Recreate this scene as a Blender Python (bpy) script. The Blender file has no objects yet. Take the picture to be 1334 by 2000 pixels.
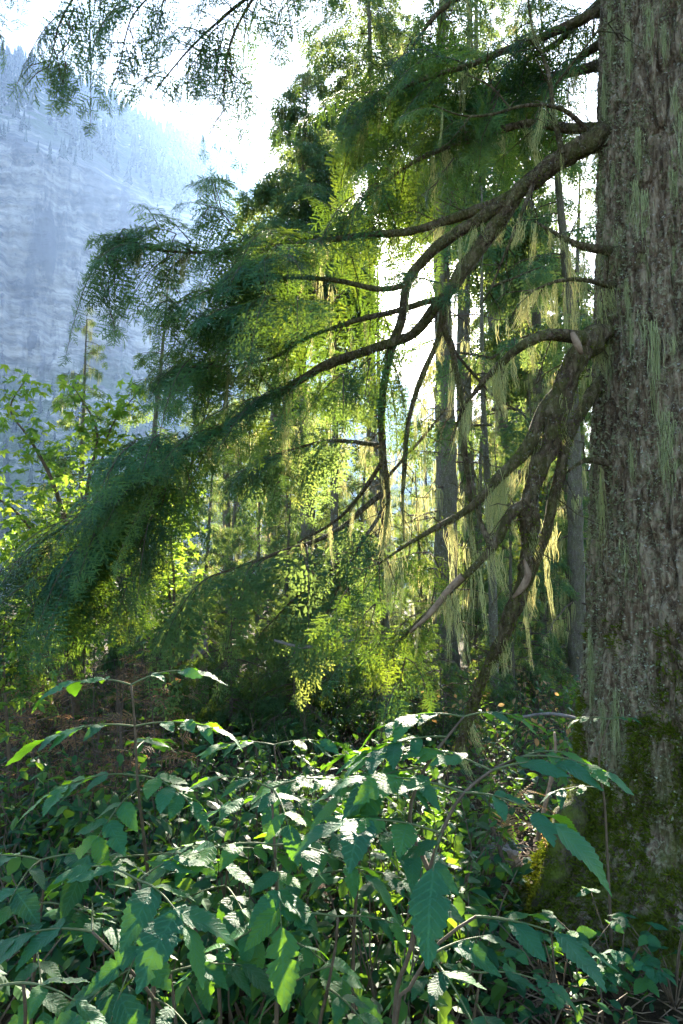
import bpy, math
import numpy as np
from mathutils import Vector, Matrix, Quaternion

R = math.radians
sc = bpy.context.scene
COL = sc.collection
rng = np.random.default_rng(7)

# ------------------------------------------------------------------ camera
PITCH = R(7.0)
EYE = np.array([0.0, 0.0, 1.6])
FPX = 2000 * 24 / 36.0                      # focal length in photograph pixels
FWD = np.array([0, math.cos(PITCH), math.sin(PITCH)])
UPV = np.array([0, -math.sin(PITCH), math.cos(PITCH)])
RGT = np.array([1.0, 0, 0])
cd = bpy.data.cameras.new('camera')
cd.sensor_fit = 'VERTICAL'; cd.sensor_height = 36; cd.sensor_width = 24; cd.lens = 24
cd.clip_start = 0.05; cd.clip_end = 8000
cam = bpy.data.objects.new('camera', cd); COL.objects.link(cam)
cam.location = EYE; cam.rotation_euler = (R(90) + PITCH, 0, 0)
sc.camera = cam

def at(px, py, d):
    """world point seen at photo pixel (px, py), d metres along the view axis"""
    return EYE + d * (FWD + RGT * ((px - 667) / FPX) + UPV * ((1000 - py) / FPX))

# ------------------------------------------------------------------ sky, sun, exposure
SUN = at(832, 565, 1.0) - EYE; SUN /= np.linalg.norm(SUN)
w = bpy.data.worlds.new('World'); sc.world = w; w.use_nodes = True
nt = w.node_tree; nt.nodes.clear()
sky = nt.nodes.new('ShaderNodeTexSky'); sky.sky_type = 'NISHITA'; sky.sun_disc = False
sky.sun_elevation = math.asin(SUN[2]); sky.sun_rotation = math.atan2(SUN[0], SUN[1])
sky.air_density = 1.0; sky.dust_density = 1.0; sky.ozone_density = 1.0
bg = nt.nodes.new('ShaderNodeBackground'); bg.inputs['Strength'].default_value = 0.065
wo = nt.nodes.new('ShaderNodeOutputWorld')
nt.links.new(sky.outputs[0], bg.inputs[0]); nt.links.new(bg.outputs[0], wo.inputs[0])
sd = bpy.data.lights.new('sun', 'SUN'); sd.energy = 5.0; sd.angle = R(0.5); sd.color = (1, .90, .72)
so = bpy.data.objects.new('sun', sd); COL.objects.link(so)
so.rotation_euler = Vector(SUN).to_track_quat('Z', 'Y').to_euler(); so.location = (0, 0, 60)
vs = sc.view_settings
vs.view_transform = 'Standard'; vs.look = 'None'; vs.gamma = 1; vs.use_curve_mapping = False
vs.exposure = 3.45
HAZE_DENSITY = 0.00022
cy = sc.cycles
cy.max_bounces = 6; cy.diffuse_bounces = 3; cy.glossy_bounces = 2; cy.transmission_bounces = 4
cy.volume_bounces = 0; cy.transparent_max_bounces = 4
cy.caustics_reflective = False; cy.caustics_refractive = False
cy.sample_clamp_indirect = 6; cy.use_denoising = True
cy.use_adaptive_sampling = True; cy.adaptive_threshold = 0.02

# ------------------------------------------------------------------ numeric helpers
def hsh(ix, iy, seed):
    h = (ix.astype(np.int64) * 374761393 + iy.astype(np.int64) * 668265263 + seed * 982451653) & 0xffffffff
    h = ((h ^ (h >> 13)) * 1274126177) & 0xffffffff
    h = h ^ (h >> 16)
    return (h & 0xffff) / 65535.0

def vn(x, y, seed=0, perx=None):
    x = np.asarray(x, float); y = np.asarray(y, float)
    ix = np.floor(x); iy = np.floor(y); fx = x - ix; fy = y - iy
    fx = fx * fx * (3 - 2 * fx); fy = fy * fy * (3 - 2 * fy)
    def g(a, b):
        if perx: a = np.mod(a, perx)
        return hsh(a, b, seed)
    a = g(ix, iy); b = g(ix + 1, iy); c = g(ix, iy + 1); d = g(ix + 1, iy + 1)
    return (a * (1 - fx) + b * fx) * (1 - fy) + (c * (1 - fx) + d * fx) * fy

def fbm(x, y, seed=0, o=4):
    s = 0; a = .5; t = 0
    for k in range(o):
        s = s + a * vn(x * 2 ** k, y * 2 ** k, seed + k * 17); t += a; a *= .5
    return s / t

def unit(v):
    v = np.asarray(v, float)
    return v / (np.linalg.norm(v, axis=-1, keepdims=True) + 1e-12)

def gh(x, y):
    """ground height"""
    x = np.asarray(x, float); y = np.asarray(y, float)
    h = (fbm(x * .5 + 3, y * .5 + 9, 5, 3) - .5) * .35 + (vn(x * .11, y * .11, 8) - .5) * .5
    r = np.hypot(x, y - 3.9)
    return h * np.clip(r / 6 + .25, 0, 1) - .03

class MB:
    def __init__(s):
        s.V = []; s.S = []; s.F = {3: [], 4: []}; s.M = {3: [], 4: []}; s.n = 0
    def add(s, V, F, mat=0, st=None):
        V = np.asarray(V, float).reshape(-1, 3); F = np.asarray(F, np.int64)
        k = F.shape[1]
        s.V.append(V)
        s.S.append(np.zeros((len(V), 3)) if st is None else np.broadcast_to(np.asarray(st, float), (len(V), 3)))
        s.F[k].append(F + s.n)
        s.M[k].append(np.broadcast_to(np.asarray(mat, np.int32), (len(F),)))
        s.n += len(V)
    def extra(s, F, mat=0):
        """faces over the vertices just added"""
        F = np.asarray(F, np.int64); k = F.shape[1]
        s.F[k].append(F); s.M[k].append(np.full(len(F), mat, np.int32))

TRIS = 0
def mk(name, mb, mats, smooth=True):
    global TRIS
    me = bpy.data.meshes.new(name)
    V = np.concatenate(mb.V).astype(np.float32); S = np.concatenate(mb.S).astype(np.float32)
    F3 = np.concatenate(mb.F[3]) if mb.F[3] else np.zeros((0, 3), np.int64)
    F4 = np.concatenate(mb.F[4]) if mb.F[4] else np.zeros((0, 4), np.int64)
    M = np.concatenate([*mb.M[3], *mb.M[4]]).astype(np.int32)
    TRIS += len(F3) + 2 * len(F4)
    me.vertices.add(len(V)); me.vertices.foreach_set('co', V.ravel())
    li = np.concatenate([F3.ravel(), F4.ravel()]).astype(np.int32)
    me.loops.add(len(li)); me.loops.foreach_set('vertex_index', li)
    ls = np.concatenate([np.arange(len(F3)) * 3, len(F3) * 3 + np.arange(len(F4)) * 4]).astype(np.int32)
    me.polygons.add(len(ls)); me.polygons.foreach_set('loop_start', ls)
    me.polygons.foreach_set('material_index', M)
    me.polygons.foreach_set('use_smooth', np.full(len(ls), smooth, bool))
    for m in mats: me.materials.append(m)
    me.update(calc_edges=True)
    a = me.attributes.new('st', 'FLOAT_VECTOR', 'POINT'); a.data.foreach_set('vector', S.ravel())
    return me

def obj(name, me, parent=None, loc=None):
    o = bpy.data.objects.new(name, me); COL.objects.link(o)
    if parent is not None: o.parent = parent
    if loc is not None: o.location = loc
    return o

def tag(o, label=None, cat=None, group=None, kind=None):
    if label: o['label'] = label
    if cat: o['category'] = cat
    if group: o['group'] = group
    if kind: o['kind'] = kind
    return o

def empty(name, loc, label, cat, group=None, rz=0, s=1):
    o = bpy.data.objects.new(name, None); COL.objects.link(o)
    o.location = loc; o.rotation_euler = (0, 0, rz); o.scale = (s, s, s)
    o.empty_display_size = .1
    return tag(o, label, cat, group)

def smoothpath(c, step=.08):
    """Catmull-Rom through rows of c (any columns, first 3 xyz)"""
    c = np.asarray(c, float)
    p = np.vstack([2 * c[0] - c[1], c, 2 * c[-1] - c[-2]])
    out = []
    for i in range(1, len(p) - 2):
        n = max(2, int(np.linalg.norm(p[i + 1, :3] - p[i, :3]) / step))
        t = np.linspace(0, 1, n, endpoint=False)[:, None]
        out.append(.5 * (2 * p[i] + (p[i + 1] - p[i - 1]) * t + (2 * p[i - 1] - 5 * p[i] + 4 * p[i + 1] - p[i + 2]) * t ** 2
                         + (3 * p[i] - p[i - 1] - 3 * p[i + 1] + p[i + 2]) * t ** 3))
    out.append(p[-2][None])
    return np.vstack(out)

def even(c, step):
    """points every step metres along the smoothed path"""
    c = np.asarray(c, float)[:, :3]
    P = smoothpath(c, .03) if len(c) < 12 else c
    k = np.r_[0, np.cumsum(np.linalg.norm(np.diff(P, axis=0), axis=1))]
    n = max(3, int(round(k[-1] / step)) + 1)
    q = np.linspace(0, k[-1], n)
    return np.stack([np.interp(q, k, P[:, i_]) for i_ in range(3)], 1)

def tangents(P):
    return unit(np.gradient(P, axis=0))

def tube(mb, P, rad, sides=6, mat=0, tint=0., lump=0., seed=0):
    P = np.asarray(P, float); n = len(P); rad = np.broadcast_to(rad, (n,))
    T = tangents(P)
    ref = np.array([0, 0, 1.]) if abs(T[0][2]) < .9 else np.array([1., 0, 0])
    U = np.zeros((n, 3)); u = ref
    for i in range(n):
        u = u - T[i] * np.dot(u, T[i]); u = u / (np.linalg.norm(u) + 1e-9); U[i] = u
    W = np.cross(T, U)
    a = np.linspace(0, 2 * np.pi, sides, endpoint=False)
    rr = np.repeat(rad[:, None], sides, 1)
    if lump:
        k = np.arange(n)[:, None]; s_ = np.cumsum(np.r_[0, np.linalg.norm(np.diff(P, axis=0), axis=1)])[:, None]
        ln = vn(np.broadcast_to(a / (2 * np.pi) * 8, rr.shape), s_ * 14 + 0 * rr, seed, 8) + .6 * vn(np.broadcast_to(a / (2 * np.pi) * 4, rr.shape), s_ * 4 + 0 * rr, seed + 3, 4)
        hf = vn(np.broadcast_to(a / (2 * np.pi) * 14, rr.shape), s_ * 26 + 0 * rr, seed + 7, 14) - .5 + .8 * (vn(np.broadcast_to(a / (2 * np.pi) * 9, rr.shape), s_ * 9 + 0 * rr, seed + 9, 9) - .5)
        rr = rr * (1 + lump * (ln - .8) + lump * .38 * hf)
    V = P[:, None] + rr[..., None] * (np.cos(a)[None, :, None] * U[:, None] + np.sin(a)[None, :, None] * W[:, None])
    i = np.arange(n - 1)[:, None] * sides; j = np.arange(sides)[None]; j2 = (j + 1) % sides
    F = np.stack([i + j, i + j2, i + sides + j2, i + sides + j], -1).reshape(-1, 4)
    base = mb.n
    mb.add(V.reshape(-1, 3), F, mat, (0, 0, tint))
    cap = base + (n - 1) * sides + np.arange(sides)
    if sides == 3: mb.extra(cap[None], mat)
    elif sides == 4: mb.extra(cap[None], mat)
    else: mb.extra(np.stack([np.full(sides - 2, cap[0]), cap[1:-1], cap[2:]], 1), mat)

# ------------------------------------------------------------------ materials
def newmat(name):
    m = bpy.data.materials.new(name); m.use_nodes = True
    t = m.node_tree; t.nodes.clear()
    o = t.nodes.new('ShaderNodeOutputMaterial')
    return m, t, o

def nd(t, typ, **kw):
    n = t.nodes.new(typ)
    for k, v in kw.items():
        if k.startswith('i_'):
            n.inputs[int(k[2:])].default_value = v
        else:
            setattr(n, k, v)
    return n

def ramp(t, src, stops):
    r = t.nodes.new('ShaderNodeValToRGB')
    e = r.color_ramp.elements
    while len(e) < len(stops): e.new(.5)
    for q, (p, c) in zip(e, stops):
        q.position = p; q.color = (*c, 1) if len(c) == 3 else c
    t.links.new(src, r.inputs[0])
    return r.outputs[0]

def mixc(t, fac, a, b, typ='MIX'):
    m = t.nodes.new('ShaderNodeMix'); m.data_type = 'RGBA'; m.blend_type = typ
    for sock, v in ((m.inputs[0], fac), (m.inputs[6], a), (m.inputs[7], b)):
        if hasattr(v, 'is_linked') or hasattr(v, 'node'): t.links.new(v, sock)
        elif isinstance(v, (int, float)): sock.default_value = v
        else: sock.default_value = (*v, 1)
    return m.outputs[2]

def math_(t, op, a, b=None):
    m = t.nodes.new('ShaderNodeMath'); m.operation = op
    for sock, v in ((m.inputs[0], a), (m.inputs[1], b)):
        if v is None: continue
        if isinstance(v, (int, float)): sock.default_value = v
        else: t.links.new(v, sock)
    return m.outputs[0]

def noise(t, vec, scale, detail=4, rough=.55, dist=0.):
    n = t.nodes.new('ShaderNodeTexNoise'); n.inputs['Scale'].default_value = scale
    n.inputs['Detail'].default_value = detail; n.inputs['Roughness'].default_value = rough
    n.inputs['Distortion'].default_value = dist
    t.links.new(vec, n.inputs['Vector'])
    return n.outputs[0]

def mapping(t, vec, scale):
    m = t.nodes.new('ShaderNodeMapping'); m.inputs['Scale'].default_value = scale
    t.links.new(vec, m.inputs['Vector'])
    return m.outputs[0]

def leafmat(name, top, trans, tfac=.45, rough=.5, spec=.4, var=.35, alt=None, veins=False, objrand=False):
    m, t, o = newmat(name)
    at_ = t.nodes.new('ShaderNodeAttribute'); at_.attribute_name = 'st'
    sx = t.nodes.new('ShaderNodeSeparateXYZ'); t.links.new(at_.outputs['Vector'], sx.inputs[0])
    rnd = sx.outputs[2]
    if objrand:
        oi = t.nodes.new('ShaderNodeObjectInfo'); rnd = oi.outputs['Random']
    alt = alt or tuple(c * f for c, f in zip(top, (1.9, 1.35, .9)))
    lo = tuple(c * (1 - var) for c in top)
    c1 = ramp(t, rnd, [(0, lo), (.55, top), (1, alt)])
    c2 = ramp(t, rnd, [(0, tuple(c * .75 for c in trans)), (.6, trans), (1, (min(1, trans[0] * 1.5), trans[1] * 1.15, trans[2]))])
    b = t.nodes.new('ShaderNodeBsdfPrincipled')
    b.inputs['Roughness'].default_value = rough; b.inputs['Specular IOR Level'].default_value = spec
    if veins:
        u = sx.outputs[0]; v = math_(t, 'ABSOLUTE', sx.outputs[1])
        ph = math_(t, 'SUBTRACT', math_(t, 'MULTIPLY', u, 62.), math_(t, 'MULTIPLY', v, 16.))
        s1 = math_(t, 'POWER', math_(t, 'ABSOLUTE', math_(t, 'COSINE', math_(t, 'MULTIPLY', ph, .5))), 14.)
        mid = math_(t, 'GREATER_THAN', .05, v)
        vein = math_(t, 'MAXIMUM', s1, mid)
        tc = t.nodes.new('ShaderNodeTexCoord')
        nz = noise(t, tc.outputs['Object'], 28., 4, .6)
        blot = ramp(t, nz, [(.30, (0, 0, 0)), (.5, (1, 1, 1))])
        c1 = mixc(t, math_(t, 'MULTIPLY', vein, .42), c1, (.06, .22, .10))
        c1 = mixc(t, math_(t, 'MULTIPLY', math_(t, 'SUBTRACT', 1., blot), .6), c1, (.022, .06, .018))
        c2 = mixc(t, math_(t, 'MULTIPLY', vein, .35), c2, (.10, .22, .02))
        hgt = math_(t, 'ADD', math_(t, 'MULTIPLY', vein, -.6), math_(t, 'MULTIPLY', nz, 1.2))
        bp = t.nodes.new('ShaderNodeBump'); bp.inputs['Strength'].default_value = .45; bp.inputs['Distance'].default_value = .005
        t.links.new(hgt, bp.inputs['Height']); t.links.new(bp.outputs[0], b.inputs['Normal'])
    t.links.new(c1, b.inputs['Base Color'])
    tr = t.nodes.new('ShaderNodeBsdfTranslucent'); t.links.new(c2, tr.inputs[0])
    mx = t.nodes.new('ShaderNodeMixShader'); mx.inputs[0].default_value = tfac
    t.links.new(b.outputs[0], mx.inputs[1]); t.links.new(tr.outputs[0], mx.inputs[2])
    t.links.new(mx.outputs[0], o.inputs[0])
    return m

def barkmat(name, dark, mid, light, lich=(.30, .36, .20), lfac=.5, mossz=None, stretch=.22, scale=1., bump=.02, mossfac=.0, tight=1.):
    m, t, o = newmat(name)
    tc = t.nodes.new('ShaderNodeTexCoord'); P = tc.outputs['Object']
    Ps = mapping(t, P, (1, 1, stretch))
    n1 = noise(t, Ps, 26 * scale, 6, .65, .6)
    n2 = noise(t, P, 70 * scale, 5, .7)
    n3 = noise(t, P, 3.2 * scale, 4, .6)
    n4 = noise(t, P, 34 * scale, 5, .75, 1.2)
    vo = t.nodes.new('ShaderNodeTexVoronoi'); vo.inputs['Scale'].default_value = 46 * scale
    Pw = mapping(t, P, (1, 1, .5)); t.links.new(Pw, vo.inputs['Vector'])
    c = ramp(t, n1, [(.5 - .2 * tight, dark), (.5, mid), (.5 + .18 * tight, light)])
    c = mixc(t, ramp(t, vo.outputs['Distance'], [(.1, (0, 0, 0)), (.6, (.5, .5, .5))]), c, mid)
    lm = math_(t, 'MULTIPLY', ramp(t, n4, [(.50, (0, 0, 0)), (.60, (1, 1, 1))]), ramp(t, n3, [(.34, (.1, .1, .1)), (.62, (1, 1, 1))]))
    c = mixc(t, math_(t, 'MULTIPLY', lm, lfac), c, mixc(t, n2, lich, tuple(x * .55 for x in lich)))
    wm = ramp(t, noise(t, P, 55 * scale, 3, .6, .4), [(.62, (0, 0, 0)), (.68, (1, 1, 1))])
    c = mixc(t, math_(t, 'MULTIPLY', wm, lfac * .9), c, (.42, .43, .38))
    if mossfac or mossz is not None:
        mf = ramp(t, noise(t, P, 7 * scale, 5, .65), [(.42, (0, 0, 0)), (.58, (1, 1, 1))])
        if mossz is not None:
            sz = t.nodes.new('ShaderNodeSeparateXYZ'); t.links.new(P, sz.inputs[0])
            mr = t.nodes.new('ShaderNodeMapRange'); mr.inputs[1].default_value = mossz[0]; mr.inputs[2].default_value = mossz[1]
            mr.inputs[3].default_value = 1.; mr.inputs[4].default_value = mossfac
            t.links.new(sz.outputs[2], mr.inputs[0])
            f = math_(t, 'MULTIPLY', mf, mr.outputs[0])
        else:
            f = math_(t, 'MULTIPLY', mf, mossfac)
        c = mixc(t, f, c, mixc(t, n2, (.045, .07, .008), (.12, .15, .02)))
    b = t.nodes.new('ShaderNodeBsdfPrincipled'); b.inputs['Roughness'].default_value = .9; b.inputs['Specular IOR Level'].default_value = .15
    t.links.new(c, b.inputs['Base Color'])
    h = math_(t, 'ADD', math_(t, 'ADD', n1, math_(t, 'MULTIPLY', n4, .7)), math_(t, 'MULTIPLY', vo.outputs['Distance'], .6))
    bp = t.nodes.new('ShaderNodeBump'); bp.inputs['Strength'].default_value = 1.; bp.inputs['Distance'].default_value = bump
    t.links.new(h, bp.inputs['Height']); t.links.new(bp.outputs[0], b.inputs['Normal'])
    t.links.new(b.outputs[0], o.inputs[0])
    return m

def plainmat(name, a, b_, scale=12, rough=.85):
    m, t, o = newmat(name)
    tc = t.nodes.new('ShaderNodeTexCoord')
    n1 = noise(t, tc.outputs['Object'], scale, 5, .65, .5)
    c = ramp(t, n1, [(.3, a), (.7, b_)])
    b = t.nodes.new('ShaderNodeBsdfPrincipled'); b.inputs['Roughness'].default_value = rough
    b.inputs['Specular IOR Level'].default_value = .25
    t.links.new(c, b.inputs['Base Color'])
    bp = t.nodes.new('ShaderNodeBump'); bp.inputs['Strength'].default_value = .6; bp.inputs['Distance'].default_value = .01
    t.links.new(n1, bp.inputs['Height']); t.links.new(bp.outputs[0], b.inputs['Normal'])
    t.links.new(b.outputs[0], o.inputs[0])
    return m

M = {}
M['bark_big'] = barkmat('bark_big', (.030, .018, .011), (.15, .102, .064), (.42, .34, .235), lich=(.42, .43, .26), lfac=.85, mossz=(.15, 1.15), mossfac=.04, bump=.05, tight=.5)  # streaked bark tones; tightened dark contrast also stands in for weak furrow shading
M['root'] = barkmat('root', (.02, .016, .01), (.06, .05, .03), (.12, .10, .06), lfac=.2, mossfac=1., scale=1.3)
M['bark'] = barkmat('bark', (.03, .024, .018), (.085, .07, .055), (.16, .14, .115), lfac=.45, mossfac=.25)
M['bark_limb'] = barkmat('bark_limb', (.018, .012, .008), (.075, .050, .030), (.20, .15, .10), lich=(.24, .27, .10), lfac=.45, mossfac=.34, stretch=.35, scale=1.3, bump=.035, tight=.55)
M['twig'] = plainmat('twig', (.035, .026, .018), (.09, .065, .045), 30)
M['deadwood'] = plainmat('deadwood', (.10, .065, .042), (.25, .18, .12), 25)
M['greywood'] = plainmat('greywood', (.09, .08, .075), (.22, .205, .19), 30)
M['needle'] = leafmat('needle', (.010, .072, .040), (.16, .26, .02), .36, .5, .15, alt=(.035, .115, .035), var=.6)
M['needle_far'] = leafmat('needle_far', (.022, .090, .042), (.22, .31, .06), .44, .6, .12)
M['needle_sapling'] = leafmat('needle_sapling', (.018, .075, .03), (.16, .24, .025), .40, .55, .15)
M['needle_brown'] = leafmat('needle_brown', (.17, .10, .06), (.36, .20, .09), .4, .7, .2, alt=(.22, .17, .08))
M['lichen'] = leafmat('lichen', (.27, .31, .13), (.48, .48, .19), .42, .9, .05, alt=(.28, .32, .14))
M['lichen_trunk'] = leafmat('lichen_trunk', (.26, .30, .13), (.30, .32, .12), .2, .9, .05, alt=(.34, .37, .22))
M['elder'] = leafmat('elder', (.012, .098, .050), (.20, .46, .012), .36, .52, .17, veins=True, objrand=True, alt=(.045, .15, .025), var=.4)
M['stalk'] = plainmat('stalk', (.05, .075, .02), (.10, .12, .05), 20, .6)
M['stem'] = plainmat('stem', (.05, .035, .02), (.11, .08, .05), 25, .7)
M['maple'] = leafmat('maple', (.03, .13, .035), (.30, .46, .04), .5, .5, .25, objrand=False, alt=(.09, .15, .02))
M['under'] = leafmat('under', (.008, .066, .033), (.17, .34, .02), .38, .5, .12, alt=(.045, .12, .022), var=.6)
M['moss'] = leafmat('moss', (.075, .11, .010), (.14, .18, .01), .25, .9, .05, alt=(.10, .12, .015))

# ------------------------------------------------------------------ foliage templates
def spray_tmpl(rg, L=.22, pairs=4, n=3, nl=.016, droop=.25, tw=.42):
    """a flat drooping fan of needled twigs along +X; each twig a saw-toothed blade"""
    V = []; F = []; mt = []
    def tri(a, b, c, m=0):
        k = len(V); V.extend([a, b, c]); F.append((k, k + 1, k + 2)); mt.append(m)
    def axis(s): return np.array([s * L, 0, -droop * L * s * s])
    def twig(p, d, l):
        side = unit(np.cross([0, 0, 1.], d)); sag = np.array([0, 0, -.2 * l])
        tilt = rg.uniform(-.5, .5)
        for k in range(n):
            q0 = p + (d * l + sag * (k / n)) * (k / n); q1 = p + (d * l + sag * ((k + 1) / n)) * ((k + 1) / n)
            for sg in (-1, 1):
                ln = nl * rg.uniform(.8, 1.25) * (1.15 - .45 * k / n)
                tri(q0, q1, q1 * .45 + q0 * .55 + unit(d * .75 + side * sg + np.array([0, 0, tilt * sg * .5 + rg.uniform(-.1, .1)])) * ln + d * l * .10)
    for i in range(pairs):
        s = (i + .45) / (pairs + .5)
        p = axis(s); tl = L * tw * (1 - s) ** .7 + L * .14
        for sg in (-1, 1):
            a = R(rg.uniform(40, 64)) * sg
            twig(p, unit(np.array([math.cos(a), math.sin(a), rg.uniform(-.2, .15)])), tl * rg.uniform(.75, 1.2))
    twig(axis(.5), unit(axis(1.) - axis(.5)), L * .55)
    k = len(V); e = axis(.9); V.extend([np.array([0, .0015, 0]), np.array([0, -.0015, 0]), e]); F.append((k, k + 1, k + 2)); mt.append(1)
    return np.array(V), np.array(F), np.array(mt)

rt = np.random.default_rng(3)
HEM = [spray_tmpl(rt, .22, 5, 5, .0125, .3) for _ in range(6)]
MED = [spray_tmpl(rt, .30, 4, 2, .022) for _ in range(4)]
FAR = [spray_tmpl(rt, .50, 3, 2, .042) for _ in range(4)]

class Inst:
    def __init__(s): s.p = []; s.x = []; s.z = []; s.s = []; s.t = []
    def add(s, p, x, z, sc_, t=-1.): s.p.append(p); s.x.append(x); s.z.append(z); s.s.append(sc_); s.t.append(t)
    def flush(s, mb, tm, rg, mats=(0, 1)):
        if not s.p: return
        P = np.array(s.p); X = unit(np.array(s.x)); Z = np.array(s.z); S = np.array(s.s)
        Z = unit(Z - X * np.sum(Z * X, 1, keepdims=True)); Y = np.cross(Z, X)
        Mx = np.stack([X, Y, Z], -1) * S[:, None, None]
        which = rg.integers(0, len(tm), len(P))
        for k, (V, F, mt) in enumerate(tm):
            q = np.nonzero(which == k)[0]
            if not len(q): continue
            W = np.einsum('kij,nj->kni', Mx[q], V) + P[q][:, None]
            FF = (F[None] + (np.arange(len(q)) * len(V))[:, None, None]).reshape(-1, 3)
            tq_ = np.array(s.t)[q]; tint = np.where(tq_ < 0, rg.random(len(q)), np.clip(tq_ + rg.normal(0, .1, len(q)), 0, 1))
            st = np.zeros((len(q), len(V), 3)); st[..., 2] = tint[:, None]
            mb.add(W.reshape(-1, 3), FF, np.tile(np.array(mats)[mt], len(q)), st.reshape(-1, 3))
        s.__init__()

ZV = np.array([0, 0, 1.])
def bough(rg, path, width, ins, wood, step=.14, droop=.5, ang=58, sub=.13, scl=1.05, start=.08, hang=.25, woodm=0, r0=.006, sides=3, both=True):
    """side branches and their sprays along a wood path"""
    P = even(path, step); T = tangents(P); n = len(P)
    for i in range(n):
        t = i / max(1, n - 1)
        if t < start: continue
        prof = min(1., (1 - t) * 1.9 + .28) * min(1., (t - start) * 3.5 + .35)
        lat = np.cross(T[i], ZV); ll = np.linalg.norm(lat)
        if ll < .35:
            a = rg.uniform(0, 6.28); lat = np.array([math.cos(a), math.sin(a), 0])
        else: lat = lat / ll
        for sg in (-1, 1):
            if rg.random() < .1: continue
            L = width * prof * rg.uniform(.55, 1.2)
            if L < .05: continue
            a = R(ang + rg.uniform(-16, 14))
            d = unit(T[i] * math.cos(a) + lat * sg * math.sin(a) + ZV * rg.uniform(-.1, .18))
            m = max(2, int(L / sub))
            s = np.linspace(0, 1, m + 1)[:, None] * L
            q = P[i] + d * s - ZV * (droop * s * s / max(L, .25)) + rg.normal(0, .006, (m + 1, 3))
            tube(wood, q, np.linspace(r0, r0 * .3, m + 1), sides, woodm, rg.random())
            tq = tangents(q)
            for j in range(1, m + 1):
                l2 = unit(np.cross(tq[j], ZV) + 1e-6)
                for s2 in ((-1, 1) if both else (rg.choice((-1, 1)),)):
                    dd = tq[j] * rg.uniform(.55, 1.) + l2 * s2 * rg.uniform(.4, .9) - ZV * (hang * rg.uniform(.3, 1.4))
                    ins.add(q[j] + rg.normal(0, .01, 3), dd, ZV + rg.normal(0, .35, 3), scl * rg.uniform(.7, 1.2) * (1.1 - .35 * j / m))
            ins.add(q[-1], tq[-1] - ZV * hang * .5, ZV + rg.normal(0, .3, 3), scl * rg.uniform(.8, 1.1))

# ------------------------------------------------------------------ hanging lichen
def lichen_mesh(rg, n, length, spread, wid=.0035, seg=4, name='lichen_tuft', flat=None, mat='lichen'):
    mb = MB()
    bend = rg.normal(0, .05, 2)
    for k in range(n):
        L = length * rg.uniform(.25, 1.) ** 1.3
        off = rg.normal(0, spread, 3) * np.array([1, .5 if flat is None else flat, .25])
        if flat is None:
            dn = rg.uniform(0, .75) ** 2 * length; off[:2] *= (1 - .8 * dn / length); L = min(L, length * 1.1 - dn)
        else: dn = length * rg.uniform(0, .9)
        off[2] -= dn
        s = np.linspace(0, 1, seg + 1)[:, None]
        wob = np.cumsum(rg.normal(0, .012 if flat is None else .008, (seg + 1, 3)), 0) * np.minimum(1, s * 2); wob[:, 2] *= .5
        p = off + wob + s * np.array([rg.normal(0, .015), rg.normal(0, .01), -L])
        p[:, :2] *= (1 - .5 * s)
        if flat is None: p[:, :2] += bend * ((-p[:, 2:3]) / length) ** 2
        a = rg.uniform(0, 6.28); sd_ = np.array([math.cos(a), math.sin(a), 0])
        wv = wid * rg.uniform(.6, 1.3) * np.linspace(1, .25, seg + 1)[:, None]
        V = np.stack([p - sd_ * wv / 2, p + sd_ * wv / 2], 1).reshape(-1, 3)
        i = np.arange(seg)[:, None] * 2
        F = np.concatenate([i, i + 1, i + 3, i + 2], 1)
        mb.add(V, F, 0, (0, 0, rg.random()))
    return mk(name, mb, [M['lichen' if flat is None else 'lichen_trunk']])

rl = np.random.default_rng(21)
LICH = [lichen_mesh(rl, 60, .30, .03, .0035), lichen_mesh(rl, 50, .42, .022, .0035), lichen_mesh(rl, 80, .22, .05, .0035), lichen_mesh(rl, 26, .6, .012, .0035), lichen_mesh(rl, 34, .18, .02, .0035)]
LSTREAK = [lichen_mesh(rl, 90, .26, .016, .0028, 4, 'lichen_streak', flat=.3), lichen_mesh(rl, 150, .34, .017, .0028, 4, 'lichen_streak', flat=.3),
           lichen_mesh(rl, 60, .16, .02, .0028, 4, 'lichen_streak', flat=.3)]

def hang(parent, base, p, mesh, rg, s=1., name='lichen_tuft', rz=None):
    o = obj(name, mesh, parent, p - base)
    o.rotation_euler = (0, 0, rg.uniform(0, 6.28) if rz is None else rz); o.scale = (s, s, s * rg.uniform(.8, 1.25))
    return o

# ================================================================== SETTING
# ------------------------------------------------------------------ ground
mb = MB()
u = np.linspace(-1, 1, 190); gx = np.sign(u) * (np.abs(u) * 9 + np.abs(u) ** 7 * 1300)
v = np.linspace(0, 1, 200); gy = -30 + 28 * np.minimum(v / .06, 1) + np.clip(v - .06, 0, 1) / .94 * 16 + np.clip((v - .55) / .45, 0, 1) ** 5 * 1350
X, Y = np.meshgrid(gx, gy)
Zg = gh(X, Y) + (fbm(X * 6, Y * 6, 33, 3) - .5) * .06
ny, nx = X.shape
i = np.arange(ny - 1)[:, None] * nx + np.arange(nx - 1)[None]
mb.add(np.stack([X, Y, Zg], -1).reshape(-1, 3), np.stack([i, i + 1, i + nx + 1, i + nx], -1).reshape(-1, 4))
m, t, o_ = newmat('forest_floor')
tc = t.nodes.new('ShaderNodeTexCoord'); P_ = tc.outputs['Object']
c = ramp(t, noise(t, P_, 30, 6, .7, .5), [(.3, (.018, .012, .008)), (.5, (.05, .033, .022)), (.7, (.11, .075, .048))])
c = mixc(t, ramp(t, noise(t, P_, 1.3, 5, .6), [(.5, (0, 0, 0)), (.62, (.7, .7, .7))]), c, (.035, .05, .012))
b = t.nodes.new('ShaderNodeBsdfPrincipled'); b.inputs['Roughness'].default_value = .95; b.inputs['Specular IOR Level'].default_value = .1
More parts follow.
